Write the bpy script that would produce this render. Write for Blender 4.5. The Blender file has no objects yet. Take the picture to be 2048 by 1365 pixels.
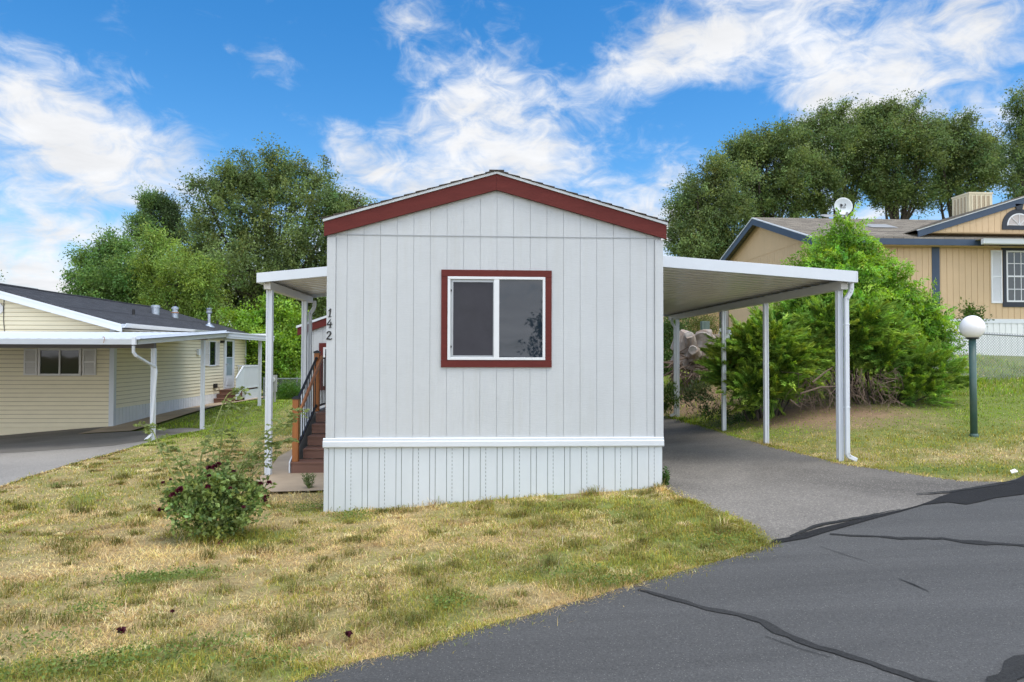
import bpy, math, random
import numpy as np
from mathutils import Vector, Matrix
from mathutils.geometry import delaunay_2d_cdt

random.seed(7)
rng = np.random.default_rng(11)
SC = bpy.context.scene
COL = SC.collection
rad = math.radians

# ------------------------------------------------------------------ camera
F, CX, CY, CZ = 1365.0, 1024.0, 682.5, 1.85
YAW, PITCH, ROLL = rad(3.1), rad(1.196), rad(0.15)
R = Matrix.Rotation(-YAW, 3, 'Z') @ Matrix.Rotation(math.pi / 2 + PITCH, 3, 'X') @ Matrix.Rotation(ROLL, 3, 'Z')
cam = bpy.data.cameras.new('camera'); cam.sensor_width = 36; cam.lens = 36 * F / 2048
cam.clip_start = .05; cam.clip_end = 3000
co = bpy.data.objects.new('camera', cam); COL.objects.link(co)
M4 = R.to_4x4(); M4.translation = (0, 0, CZ); co.matrix_world = M4
SC.camera = co

def ray(px, py):
    return R @ Vector(((px - CX) / F, -(py - CY) / F, -1))
def atY(px, py, Y):
    d = ray(px, py); t = Y / d.y
    return Vector((d.x * t, Y, CZ + d.z * t))
def atX(px, py, X):
    d = ray(px, py); t = X / d.x
    return Vector((X, d.y * t, CZ + d.z * t))
def atZ(px, py, Z):
    d = ray(px, py); t = (Z - CZ) / d.z
    return Vector((d.x * t, d.y * t, Z))

# ------------------------------------------------------------------ terrain
CP = np.array([
 (-.91,3.76,-1.8),(1.09,4.95,-1.72),(2.6,6.02,-1.65),(5.6,8.06,-1.52),(6.7,8.3,-1.48),(0,0,-1.8),(4,3,-1.66),
 (8,5,-1.5),(-4,1,-1.9),(12,9,-1.42),(2,-4,-1.8),(15,2,-1.4),(-2.7,3.86,-1.86),(-1.8,8.3,-1.87),(.2,8.3,-1.74),
 (2.3,8.2,-1.61),(-3,10.6,-1.85),(-2,12,-1.85),(-5,10,-1.9),(-7.2,10.3,-2.0),(-7,15,-1.87),(-7,18,-1.92),
 (-6.8,23,-1.62),(-9.85,19.2,-1.97),(-9.8,26.4,-1.84),(-9.8,32,-1.8),(-14,14,-2.22),(-14,8,-2.15),(-14,19.2,-2.32),(-16,19.2,-2.45),
 (5.1,9.5,-1.5),(5.15,12.1,-1.58),(5.1,14.2,-1.6),(5.2,17.5,-1.61),(2.4,12,-1.62),(2.4,18,-1.62),(8.7,11.9,-1.4),
 (6.8,13.4,-1.3),(10.4,15.3,-.95),(12,17.5,-.65),(12,20.8,.02),(17,20.8,.02),(11,29,.1),(17,29,.1),(6.6,17.0,-1.05),
 (6.4,20,-.7),(6.5,25,-.2),(3.5,21,-1.3),(3.5,27,-.8),(0,30,-1.4),(-5,35,-1.6),(16,14,-1.05),(18,17.5,-.6)], float)
def _tps(r2): return np.where(r2 > 1e-12, r2 * np.log(np.maximum(r2, 1e-12)), 0)
_n = len(CP)
_d2 = ((CP[:, None, :2] - CP[None, :, :2]) ** 2).sum(-1)
_A = np.zeros((_n + 3, _n + 3)); _A[:_n, :_n] = _tps(_d2) + np.eye(_n) * .35
_A[:_n, _n] = 1; _A[:_n, _n + 1:] = CP[:, :2]; _A[_n:, :_n] = _A[:_n, _n:].T
_W = np.linalg.solve(_A, np.concatenate([CP[:, 2], [0, 0, 0]]))
def T(x, y):
    x = np.asarray(x, float); y = np.asarray(y, float)
    sh = x.shape; xf = x.ravel(); yf = y.ravel()
    cxx = np.clip(xf, -16, 20); cyy = np.clip(yf, -5, 36)
    z = np.empty(len(xf))
    for i in range(0, len(xf), 40000):
        a = cxx[i:i + 40000]; b = cyy[i:i + 40000]
        d2 = (a[:, None] - CP[None, :, 0]) ** 2 + (b[:, None] - CP[None, :, 1]) ** 2
        z[i:i + 40000] = _tps(d2) @ _W[:_n] + _W[_n] + _W[_n + 1] * a + _W[_n + 2] * b
    return z.reshape(sh) + CZ
def Tz(x, y): return float(T(np.array([x]), np.array([y]))[0])
def hit(px, py):
    d = ray(px, py)
    ts = np.linspace(1.5, 60, 1800)
    zz = CZ + d.z * ts - T(d.x * ts, d.y * ts)
    k = np.argmax(zz < 0)
    if zz[k] >= 0: k = len(ts) - 1
    a, b = ts[max(k - 1, 0)], ts[k]; za, zb = zz[max(k - 1, 0)], zz[k]
    t = a + (b - a) * (za / (za - zb)) if za != zb else b
    return Vector((d.x * t, d.y * t, CZ + d.z * t))

# ------------------------------------------------------------------ noise (numpy)
_tab = rng.random((256, 256))
def vnoise(x, y, s=1.0, o=0):
    x = np.asarray(x) * s + o * 17.3; y = np.asarray(y) * s + o * 9.1
    xi = np.floor(x).astype(int); yi = np.floor(y).astype(int)
    fx = x - xi; fy = y - yi; fx = fx * fx * (3 - 2 * fx); fy = fy * fy * (3 - 2 * fy)
    g = lambda a, b: _tab[a % 256, b % 256]
    return (g(xi, yi) * (1 - fx) + g(xi + 1, yi) * fx) * (1 - fy) + (g(xi, yi + 1) * (1 - fx) + g(xi + 1, yi + 1) * fx) * fy
def fbm(x, y, s=1.0, o=0, n=4):
    r = 0; a = .5; t = 0
    for k in range(n):
        r = r + a * vnoise(x, y, s, o + k); t += a; a *= .55; s *= 2.03
    return r / t

# ------------------------------------------------------------------ object helpers
def tag(o, label=None, cat=None, group=None, kind=None):
    if label: o['label'] = label
    if cat: o['category'] = cat
    if group: o['group'] = group
    if kind: o['kind'] = kind
    return o
def thing(name, label, cat, loc=(0, 0, 0), group=None):
    o = bpy.data.objects.new(name, None); o.empty_display_size = .2
    o.location = loc; COL.objects.link(o)
    return tag(o, label, cat, group)
def link_mesh(name, me, mat, parent=None, label=None):
    o = bpy.data.objects.new(name, me); COL.objects.link(o)
    if mat is not None: me.materials.append(mat)
    if parent is not None: o.parent = parent
    if label: o['label'] = label
    return o
def world_loc(p):
    v = Vector((0, 0, 0))
    while p is not None:
        v = v + p.location; p = p.parent
    return v

class MB:
    def __init__(s): s.v = []; s.f = []
    def add(s, vs, fs):
        n = len(s.v); s.v += [tuple(v) for v in vs]; s.f += [tuple(i + n for i in f) for f in fs]; return s
    def box(s, x0, x1, y0, y1, z0, z1):
        return s.add([(x0,y0,z0),(x1,y0,z0),(x1,y1,z0),(x0,y1,z0),(x0,y0,z1),(x1,y0,z1),(x1,y1,z1),(x0,y1,z1)],
                     [(0,3,2,1),(4,5,6,7),(0,1,5,4),(1,2,6,5),(2,3,7,6),(3,0,4,7)])
    def beam(s, a, b, w, h, up=(0, 0, 1)):
        a = Vector(a); b = Vector(b); d = (b - a).normalized(); up = Vector(up)
        sd = d.cross(up)
        if sd.length < 1e-4: sd = d.cross(Vector((0, 1, 0)))
        sd.normalize(); u = sd.cross(d)
        vs = []
        for p in (a, b):
            for i, j in ((-1, -1), (1, -1), (1, 1), (-1, 1)): vs.append(p + sd * w / 2 * i + u * h / 2 * j)
        return s.add(vs, [(0,3,2,1),(4,5,6,7),(0,1,5,4),(1,2,6,5),(2,3,7,6),(3,0,4,7)])
    def prism(s, poly, fn, a, b):
        """poly: 2D points, fn(u,v,t)->3D ; extruded between t=a and t=b"""
        n = len(poly)
        vs = [fn(u, v, a) for u, v in poly] + [fn(u, v, b) for u, v in poly]
        fs = [tuple(range(n))[::-1], tuple(range(n, 2 * n))] + [(i, (i + 1) % n, (i + 1) % n + n, i + n) for i in range(n)]
        return s.add(vs, fs)
    def tube(s, pts, rs, n=8, cap=True):
        pts = [Vector(p) for p in pts]
        if not isinstance(rs, (list, tuple)): rs = [rs] * len(pts)
        vs = []; fs = []
        ref = Vector((.3, .9, .2))
        for i, p in enumerate(pts):
            d = (pts[min(i + 1, len(pts) - 1)] - pts[max(i - 1, 0)]).normalized()
            a = d.cross(ref)
            if a.length < .05: a = d.cross(Vector((1, 0, 0)))
            a.normalize(); b = d.cross(a)
            for k in range(n):
                t = 2 * math.pi * k / n; vs.append(p + (a * math.cos(t) + b * math.sin(t)) * rs[i])
        for i in range(len(pts) - 1):
            for k in range(n): fs.append((i*n+k, i*n+(k+1) % n, (i+1)*n+(k+1) % n, (i+1)*n+k))
        if cap: fs.append(tuple(range(n))[::-1]); fs.append(tuple(range((len(pts)-1)*n, len(pts)*n)))
        return s.add(vs, fs)
    def lathe(s, c, prof, n=24):
        vs = []; fs = []
        for r, z in prof:
            for k in range(n):
                t = 2 * math.pi * k / n; vs.append((c[0] + r * math.cos(t), c[1] + r * math.sin(t), c[2] + z))
        for i in range(len(prof) - 1):
            for k in range(n): fs.append((i*n+k, i*n+(k+1) % n, (i+1)*n+(k+1) % n, (i+1)*n+k))
        fs.append(tuple(range(n))[::-1]); fs.append(tuple(range((len(prof)-1)*n, len(prof)*n)))
        return s.add(vs, fs)
    def build(s, name, mat, parent=None, label=None, smooth=False, bevel=0):
        off = world_loc(parent)
        me = bpy.data.meshes.new(name)
        me.from_pydata([(v[0]-off.x, v[1]-off.y, v[2]-off.z) for v in s.v], [], s.f)
        import bmesh
        bm = bmesh.new(); bm.from_mesh(me); bmesh.ops.recalc_face_normals(bm, faces=bm.faces); bm.to_mesh(me); bm.free()
        me.update()
        if smooth:
            for p in me.polygons: p.use_smooth = True
        o = link_mesh(name, me, mat, parent, label)
        if bevel:
            m = o.modifiers.new('bevel', 'BEVEL'); m.width = bevel; m.segments = 2; m.limit_method = 'ANGLE'
        return o

def np_mesh(name, V, faces_flat, totals, mat, parent=None, colors=None, smooth=False):
    off = world_loc(parent)
    V = np.asarray(V, np.float32) - np.array([off.x, off.y, off.z], np.float32)
    me = bpy.data.meshes.new(name)
    me.vertices.add(len(V)); me.vertices.foreach_set('co', V.ravel())
    me.loops.add(len(faces_flat)); me.loops.foreach_set('vertex_index', np.asarray(faces_flat, np.int32))
    me.polygons.add(len(totals)); totals = np.asarray(totals, np.int32)
    st = np.concatenate([[0], np.cumsum(totals)[:-1]]).astype(np.int32)
    me.polygons.foreach_set('loop_start', st); me.polygons.foreach_set('loop_total', totals)
    me.update(calc_edges=True)
    if colors is not None:
        a = me.color_attributes.new('Col', 'FLOAT_COLOR', 'POINT')
        c = np.ones((len(V), 4), np.float32); c[:, :3] = colors; a.data.foreach_set('color', c.ravel())
    if smooth: me.polygons.foreach_set('use_smooth', np.ones(len(totals), bool))
    return link_mesh(name, me, mat, parent)

# ------------------------------------------------------------------ materials
class NT:
    def __init__(s, name):
        s.m = bpy.data.materials.new(name); s.m.use_nodes = True
        s.t = s.m.node_tree; s.t.nodes.clear()
        s.out = s.n('ShaderNodeOutputMaterial')
    def n(s, typ, **kw):
        nd = s.t.nodes.new(typ)
        for k, v in kw.items(): setattr(nd, k, v)
        return nd
    def l(s, a, b): s.t.links.new(a, b)
def setin(nd, **kw):
    for k, v in kw.items(): nd.inputs[k.replace('_', ' ')].default_value = v
def rgba(c): return (c[0], c[1], c[2], 1)

def simple(name, c, rough=.6, var=.08, vscale=6, bump=0, bscale=60, stretch=(1, 1, 1), metal=0, spec=.5, c2=None, c2scale=1.5, c2amt=.5, c2sharp=.1):
    t = NT(name); p = t.n('ShaderNodeBsdfPrincipled')
    setin(p, Roughness=rough, Metallic=metal); p.inputs['Specular IOR Level'].default_value = spec
    tc = t.n('ShaderNodeTexCoord'); mp = t.n('ShaderNodeMapping'); mp.inputs['Scale'].default_value = stretch
    t.l(tc.outputs['Object'], mp.inputs['Vector'])
    nz = t.n('ShaderNodeTexNoise'); setin(nz, Scale=vscale, Detail=6, Roughness=.65); t.l(mp.outputs[0], nz.inputs['Vector'])
    mr = t.n('ShaderNodeMapRange'); setin(mr, From_Min=.3, From_Max=.7, To_Min=1 - var, To_Max=1 + var); t.l(nz.outputs['Fac'], mr.inputs['Value'])
    src = None
    if c2 is not None:
        n2 = t.n('ShaderNodeTexNoise'); setin(n2, Scale=c2scale, Detail=5, Roughness=.6); t.l(mp.outputs[0], n2.inputs['Vector'])
        r2 = t.n('ShaderNodeMapRange'); setin(r2, From_Min=.5 - c2sharp, From_Max=.5 + c2sharp, To_Min=0, To_Max=c2amt); t.l(n2.outputs['Fac'], r2.inputs['Value'])
        mx = t.n('ShaderNodeMix', data_type='RGBA'); mx.inputs[6].default_value = rgba(c); mx.inputs[7].default_value = rgba(c2)
        t.l(r2.outputs[0], mx.inputs[0]); src = mx.outputs[2]
    vm = t.n('ShaderNodeVectorMath', operation='SCALE')
    if src is not None: t.l(src, vm.inputs[0])
    else: vm.inputs[0].default_value = c[:3]
    t.l(mr.outputs[0], vm.inputs['Scale']); t.l(vm.outputs[0], p.inputs['Base Color'])
    if bump:
        nb = t.n('ShaderNodeTexNoise'); setin(nb, Scale=bscale, Detail=4, Roughness=.6); t.l(mp.outputs[0], nb.inputs['Vector'])
        b = t.n('ShaderNodeBump'); setin(b, Strength=bump, Distance=.01); t.l(nb.outputs['Fac'], b.inputs['Height']); t.l(b.outputs[0], p.inputs['Normal'])
    t.l(p.outputs[0], t.out.inputs[0])
    return t.m

def leafmat(name, trans=.35, rough=.55):
    t = NT(name); a = t.n('ShaderNodeAttribute', attribute_name='Col')
    p = t.n('ShaderNodeBsdfPrincipled'); setin(p, Roughness=rough); p.inputs['Specular IOR Level'].default_value = .35
    tr = t.n('ShaderNodeBsdfTranslucent'); mx = t.n('ShaderNodeMixShader'); mx.inputs[0].default_value = trans
    hs = t.n('ShaderNodeHueSaturation'); setin(hs, Hue=.485, Saturation=1.15, Value=1.5)
    t.l(a.outputs['Color'], p.inputs['Base Color']); t.l(a.outputs['Color'], hs.inputs['Color']); t.l(hs.outputs[0], tr.inputs['Color'])
    t.l(p.outputs[0], mx.inputs[1]); t.l(tr.outputs[0], mx.inputs[2]); t.l(mx.outputs[0], t.out.inputs[0])
    return t.m

def groundmat():
    t = NT('soil_and_thatch'); a = t.n('ShaderNodeAttribute', attribute_name='Col')
    p = t.n('ShaderNodeBsdfPrincipled'); setin(p, Roughness=.95); p.inputs['Specular IOR Level'].default_value = .15
    tc = t.n('ShaderNodeTexCoord')
    n1 = t.n('ShaderNodeTexNoise'); setin(n1, Scale=38, Detail=8, Roughness=.75); t.l(tc.outputs['Object'], n1.inputs['Vector'])
    mp = t.n('ShaderNodeMapping'); mp.inputs['Scale'].default_value = (1, 2.2, 1); t.l(tc.outputs['Object'], mp.inputs['Vector'])
    n2 = t.n('ShaderNodeTexNoise'); setin(n2, Scale=7, Detail=6, Roughness=.7); t.l(mp.outputs[0], n2.inputs['Vector'])
    ad = t.n('ShaderNodeMath', operation='ADD'); t.l(n1.outputs['Fac'], ad.inputs[0]); t.l(n2.outputs['Fac'], ad.inputs[1])
    mr = t.n('ShaderNodeMapRange'); setin(mr, From_Min=.65, From_Max=1.35, To_Min=.55, To_Max=1.45); t.l(ad.outputs[0], mr.inputs['Value'])
    vm = t.n('ShaderNodeVectorMath', operation='SCALE'); t.l(a.outputs['Color'], vm.inputs[0]); t.l(mr.outputs[0], vm.inputs['Scale'])
    t.l(vm.outputs[0], p.inputs['Base Color'])
    b = t.n('ShaderNodeBump'); setin(b, Strength=.8, Distance=.03); t.l(ad.outputs[0], b.inputs['Height']); t.l(b.outputs[0], p.inputs['Normal'])
    t.l(p.outputs[0], t.out.inputs[0]); return t.m

def asphalt(name, c, cs, speck, rough=.85, spec=.3, gsc=60, track=False, big=.25, bigscale=.7, specksize=260, thr=.66):
    t = NT(name); p = t.n('ShaderNodeBsdfPrincipled'); setin(p, Roughness=rough); p.inputs['Specular IOR Level'].default_value = spec
    tc = t.n('ShaderNodeTexCoord'); O = tc.outputs['Object']
    n1 = t.n('ShaderNodeTexNoise'); setin(n1, Scale=bigscale, Detail=7, Roughness=.6, Distortion=.5)
    if track:   # wheel paths and sweep marks run along the road
        tm = t.n('ShaderNodeMapping'); tm.inputs['Rotation'].default_value = (0, 0, rad(-35)); tm.inputs['Scale'].default_value = (.16, 2.2, 1); t.l(O, tm.inputs['Vector']); t.l(tm.outputs[0], n1.inputs['Vector'])
    else: t.l(O, n1.inputs['Vector'])
    r1 = t.n('ShaderNodeMapRange'); setin(r1, From_Min=.3, From_Max=.7, To_Min=1 - big, To_Max=1 + big); t.l(n1.outputs['Fac'], r1.inputs['Value'])
    n2 = t.n('ShaderNodeTexNoise'); setin(n2, Scale=gsc, Detail=7, Roughness=.82); t.l(O, n2.inputs['Vector'])
    r2 = t.n('ShaderNodeMapRange'); setin(r2, From_Min=.3, From_Max=.7, To_Min=.45, To_Max=1.55); t.l(n2.outputs['Fac'], r2.inputs['Value'])
    mu = t.n('ShaderNodeMath', operation='MULTIPLY'); t.l(r1.outputs[0], mu.inputs[0]); t.l(r2.outputs[0], mu.inputs[1])
    vm = t.n('ShaderNodeVectorMath', operation='SCALE'); vm.inputs[0].default_value = c; t.l(mu.outputs[0], vm.inputs['Scale'])
    vo = t.n('ShaderNodeTexVoronoi'); setin(vo, Scale=specksize * .35, Randomness=1); t.l(O, vo.inputs['Vector'])
    # only some cells hold a pale stone: pick by the cell's random colour and keep it small
    sp = t.n('ShaderNodeSeparateColor'); t.l(vo.outputs['Color'], sp.inputs[0])
    g1 = t.n('ShaderNodeMath', operation='GREATER_THAN'); t.l(sp.outputs[0], g1.inputs[0]); g1.inputs[1].default_value = thr
    g2 = t.n('ShaderNodeMath', operation='LESS_THAN'); t.l(vo.outputs['Distance'], g2.inputs[0]); g2.inputs[1].default_value = .33
    gm = t.n('ShaderNodeMath', operation='MULTIPLY'); t.l(g1.outputs[0], gm.inputs[0]); t.l(g2.outputs[0], gm.inputs[1])
    gs = t.n('ShaderNodeMath', operation='MULTIPLY'); t.l(gm.outputs[0], gs.inputs[0]); gs.inputs[1].default_value = speck
    mx = t.n('ShaderNodeMix', data_type='RGBA'); mx.inputs[7].default_value = rgba(cs)
    t.l(gs.outputs[0], mx.inputs[0]); t.l(vm.outputs[0], mx.inputs[6]); t.l(mx.outputs[2], p.inputs['Base Color'])
    b = t.n('ShaderNodeBump'); setin(b, Strength=.55, Distance=.006); t.l(n2.outputs['Fac'], b.inputs['Height']); t.l(b.outputs[0], p.inputs['Normal'])
    t.l(p.outputs[0], t.out.inputs[0]); return t.m

def shingles(name, c, c2, bw=.3, rh=.14, axis='XY'):
    t = NT(name); p = t.n('ShaderNodeBsdfPrincipled'); setin(p, Roughness=.92); p.inputs['Specular IOR Level'].default_value = .2
    tc = t.n('ShaderNodeTexCoord'); mp = t.n('ShaderNodeMapping')
    if axis == 'YX': mp.inputs['Rotation'].default_value = (0, 0, math.pi / 2)
    t.l(tc.outputs['Object'], mp.inputs['Vector'])
    br = t.n('ShaderNodeTexBrick'); setin(br, Scale=1, Mortar_Size=.006, Bias=0); br.inputs['Brick Width'].default_value = bw; br.inputs['Row Height'].default_value = rh
    br.inputs['Color1'].default_value = rgba(c); br.inputs['Color2'].default_value = rgba(c2); br.inputs['Mortar'].default_value = rgba([k * .35 for k in c])
    t.l(mp.outputs[0], br.inputs['Vector'])
    nz = t.n('ShaderNodeTexNoise'); setin(nz, Scale=25, Detail=6, Roughness=.8); t.l(mp.outputs[0], nz.inputs['Vector'])
    mr = t.n('ShaderNodeMapRange'); setin(mr, From_Min=.3, From_Max=.7, To_Min=.65, To_Max=1.35); t.l(nz.outputs['Fac'], mr.inputs['Value'])
    vm = t.n('ShaderNodeVectorMath', operation='SCALE'); t.l(br.outputs['Color'], vm.inputs[0]); t.l(mr.outputs[0], vm.inputs['Scale'])
    t.l(vm.outputs[0], p.inputs['Base Color'])
    b = t.n('ShaderNodeBump'); setin(b, Strength=.7, Distance=.02); t.l(br.outputs['Fac'], b.inputs['Height']); b.invert = True; t.l(b.outputs[0], p.inputs['Normal'])
    t.l(p.outputs[0], t.out.inputs[0]); return t.m

def grainwall(name, c, rough=.62):
    """painted hardboard: embossed wavy wood grain, faint blotches"""
    t = NT(name); p = t.n('ShaderNodeBsdfPrincipled'); setin(p, Roughness=rough); p.inputs['Specular IOR Level'].default_value = .3
    tc = t.n('ShaderNodeTexCoord'); mp = t.n('ShaderNodeMapping'); mp.inputs['Scale'].default_value = (4, 4, 55); t.l(tc.outputs['Object'], mp.inputs['Vector'])
    n1 = t.n('ShaderNodeTexNoise'); setin(n1, Scale=2.2, Detail=5, Roughness=.6, Distortion=1.6); t.l(mp.outputs[0], n1.inputs['Vector'])
    b = t.n('ShaderNodeBump'); setin(b, Strength=.42, Distance=.006); t.l(n1.outputs['Fac'], b.inputs['Height']); t.l(b.outputs[0], p.inputs['Normal'])
    n2 = t.n('ShaderNodeTexNoise'); setin(n2, Scale=1.3, Detail=6, Roughness=.6); t.l(tc.outputs['Object'], n2.inputs['Vector'])
    r2 = t.n('ShaderNodeMapRange'); setin(r2, From_Min=.3, From_Max=.7, To_Min=.955, To_Max=1.03); t.l(n2.outputs['Fac'], r2.inputs['Value'])
    r3 = t.n('ShaderNodeMapRange'); setin(r3, From_Min=.25, From_Max=.6, To_Min=.93, To_Max=1.0); t.l(n1.outputs['Fac'], r3.inputs['Value'])
    mu = t.n('ShaderNodeMath', operation='MULTIPLY'); t.l(r2.outputs[0], mu.inputs[0]); t.l(r3.outputs[0], mu.inputs[1])
    m4 = t.n('ShaderNodeMapping'); m4.inputs['Scale'].default_value = (7, 7, .35); t.l(tc.outputs['Object'], m4.inputs['Vector'])
    n4 = t.n('ShaderNodeTexNoise'); setin(n4, Scale=1.6, Detail=5, Roughness=.65); t.l(m4.outputs[0], n4.inputs['Vector'])
    r4 = t.n('ShaderNodeMapRange'); setin(r4, From_Min=.5, From_Max=.8, To_Min=0, To_Max=.3); t.l(n4.outputs['Fac'], r4.inputs['Value'])
    vm = t.n('ShaderNodeVectorMath', operation='SCALE'); t.l(mu.outputs[0], vm.inputs['Scale'])
    mx = t.n('ShaderNodeMix', data_type='RGBA'); mx.inputs[6].default_value = rgba(c); mx.inputs[7].default_value = rgba((c[0] * .82, c[1] * .79, c[2] * .70))
    t.l(r4.outputs[0], mx.inputs[0]); t.l(mx.outputs[2], vm.inputs[0])
    t.l(vm.outputs[0], p.inputs['Base Color']); t.l(p.outputs[0], t.out.inputs[0]); return t.m

def glass(name, c=(.012, .015, .018), rough=.04, spec=.6):
    t = NT(name); p = t.n('ShaderNodeBsdfPrincipled'); setin(p, Roughness=rough); p.inputs['Base Color'].default_value = rgba(c)
    p.inputs['Specular IOR Level'].default_value = spec
    tc = t.n('ShaderNodeTexCoord'); nz = t.n('ShaderNodeTexNoise'); setin(nz, Scale=2.5, Detail=1); t.l(tc.outputs['Object'], nz.inputs['Vector'])
    b = t.n('ShaderNodeBump'); setin(b, Strength=.04, Distance=.02); t.l(nz.outputs['Fac'], b.inputs['Height']); t.l(b.outputs[0], p.inputs['Normal'])
    t.l(p.outputs[0], t.out.inputs[0]); return t.m

m_wall = grainwall('painted_hardboard', (.540, .563, .578))
m_trimw = simple('white_trim', (.64, .675, .71), .5, .03, 4, .08, 40)
m_skirt = simple('white_vinyl', (.60, .65, .685), .42, .03, 3, .05, 12, c2=(.55, .53, .46), c2scale=.9, c2amt=.12, c2sharp=.25)
m_skirt2 = simple('bright_vinyl_skirt', (.74, .76, .765), .45, .03, 3, .05, 12)
m_groove = simple('dark_groove', (.20, .225, .21), .9, .2, 20)  # dark grey-green backing seen between the skirting panels
m_red = simple('barn_red_paint', (.118, .020, .016), .65, spec=.25, var=.12, vscale=3, bump=.35, bscale=22, stretch=(1, 1, 6))
m_black = simple('black_metal', (.012, .012, .013), .45, .1, 10)
m_winframe = simple('white_vinyl_frame', (.68, .70, .72), .4, .03, 5)
m_alu = simple('grey_aluminium', (.38, .40, .42), .4, .06, 8, metal=.4)
m_glass = glass('window_glass', (.01, .012, .014), .03, .38)
m_screen = simple('insect_screen', (.052, .052, .060), .6, .12, 3, spec=.12, c2=(.05, .048, .06), c2scale=1.2, c2amt=.7, c2sharp=.2)
m_roof0 = shingles('brown_shingles', (.06, .05, .042), (.085, .07, .058), axis='YX')
m_alum = simple('white_painted_aluminium', (.63, .67, .715), .35, .03, 3, .03, 8)
m_pan = simple('white_roof_pan', (.74, .70, .62), .22, .05, 3)
m_wood = simple('stained_cedar', (.33, .118, .03), .6, .22, 3, .3, 14, stretch=(6, 6, .7))
m_rail = simple('stained_handrail', (.34, .14, .06), .5, .2, 4)
m_deck = simple('brown_composite', (.175, .088, .062), .65, .14, 3, .25, 20, stretch=(1, 8, 8))
m_conc = simple('concrete', (.44, .34, .235), .9, .12, 1.5, .3, 80, c2=(.35, .27, .19), c2scale=1.2, c2amt=.6)
m_road = asphalt('dark_asphalt', (.079, .0785, .077), (.27, .26, .24), .5, thr=.88, big=.2, bigscale=.9, gsc=75, track=True)
m_seal = asphalt('crack_sealant', (.034, .034, .034), (.1, .1, .1), .3, rough=.8, spec=.15, thr=.97)
m_patch = asphalt('fresh_tar', (.024, .024, .025), (.1, .1, .1), .35, rough=.85, spec=.1, thr=.9)
m_drive = asphalt('old_asphalt', (.152, .14, .125), (.46, .42, .36), .42, thr=.55, big=.38, bigscale=.45, gsc=38, specksize=130)
m_ndrive = asphalt('gravelly_drive', (.26, .245, .225), (.5, .47, .43), .8, thr=.75, big=.12)
m_npad = asphalt('carport_slab', (.20, .185, .165), (.2, .19, .18), .5, thr=.85, big=.25, bigscale=.9)
m_ground = groundmat()
m_leaf = leafmat('leaf'); m_needle = leafmat('needle', .15, .7); m_grass = leafmat('grass_blade', .3, .7); m_petal = leafmat('petal', .25, .6)
m_bark = simple('grey_bark', (.06, .048, .038), .95, .35, 6, .8, 14, stretch=(3, 3, .5))
m_twig = simple('dry_twig', (.16, .115, .085), .9, .3, 9)
m_dead = simple('weathered_wood', (.38, .335, .295), .9, .3, 5, .8, 16, stretch=(5, 5, .8), c2=(.26, .18, .13), c2scale=2.5, c2amt=.7)
m_cut = simple('cut_wood', (.52, .48, .43), .9, .2, 14, .4, 30, c2=(.22, .18, .15), c2scale=3, c2amt=.8)
m_cane = simple('green_cane', (.19, .22, .06), .6, .2, 10)
m_cream = simple('cream_vinyl', (.80, .725, .52), .5, .04, 2, .06, 30, stretch=(1, 1, 4), c2=(.70, .62, .43), c2scale=.8, c2amt=.25, c2sharp=.25)
m_nroof = shingles('charcoal_shingles', (.062, .064, .072), (.085, .088, .098), axis='YX')
m_shut = simple('shutter_white', (.66, .635, .60), .5, .03, 4)
m_tan = grainwall('tan_hardboard', (.60, .44, .27), .7)
m_tand = simple('tan_groove', (.25, .15, .07), .9, .1, 5)
m_blue = simple('slate_blue_paint', (.034, .060, .105), .6, .1, 3, .2, 20)
m_navy = simple('dark_navy_paint', (.016, .023, .036), .6, .1, 3)
m_troof = shingles('weathered_shingles', (.19, .168, .14), (.29, .26, .215), bw=.33, rh=.15)
m_gal = simple('galvanised_steel', (.42, .47, .53), .4, .15, 6, metal=.7)
m_rust = simple('rusty_cap', (.35, .16, .07), .8, .3, 8)
m_green = simple('green_post_paint', (.045, .105, .092), .45, .15, 5, c2=(.09, .13, .11), c2scale=4, c2amt=.5)
m_globe = simple('milky_globe', (.93, .91, .90), .25, .02, 3)
m_cooler = simple('beige_cooler', (.62, .56, .40), .6, .05, 5)
m_pad = simple('cooler_pad', (.40, .33, .23), .95, .25, 20, .5, 40)
m_wire = simple('chain_wire', (.24, .26, .27), .5, .1, 5, metal=.5)
m_boxg = simple('utility_green', (.11, .15, .13), .6, .1, 6)
m_boxs = simple('meter_grey', (.36, .36, .35), .5, .08, 6)
m_dish = simple('dish_grey', (.55, .60, .62), .5, .04, 5)
m_sky = simple('skylight_pane', (.30, .30, .29), .45, .05, 5)
m_white = simple('white_paper', (.8, .8, .8), .7, .03, 5)
m_rock = simple('pale_rock', (.33, .29, .24), .9, .3, 8, .8, 12)

# ------------------------------------------------------------------ regions
def pts2(pxs): return [tuple(hit(*p)[:2]) for p in pxs]
edge = pts2([(589,1365),(642,1343),(708,1325),(767,1313),(829,1301),(868,1287),(945,1260),(1000,1246),(1080,1225),(1127,1210),
             (1191,1193),(1239,1178),(1287,1164),(1350,1147),(1414,1129),(1478,1112),(1538,1091)])
seam = pts2([(1551,1081),(1636,1059),(1721,1039),(1840,1012),(1926,983),(2011,965),(2048,953)])
e0 = Vector(edge[0]); dE = (Vector(seam[-2]) - e0).normalized(); nE = Vector((dE.y, -dE.x))
start = e0 - dE * 30; end = Vector(seam[-1]) + dE * 45
road_poly = [tuple(start)] + edge + seam + [tuple(end), tuple(end + nE * 8), tuple(start + nE * 8)]
drive_edge_r = pts2([(2011,964),(1922,962),(1840,951),(1772,940),(1704,931),(1670,925),(1610,909),(1534,891),(1480,876),(1438,864),(1395,850),(1359,839),(1330,833)])
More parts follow.
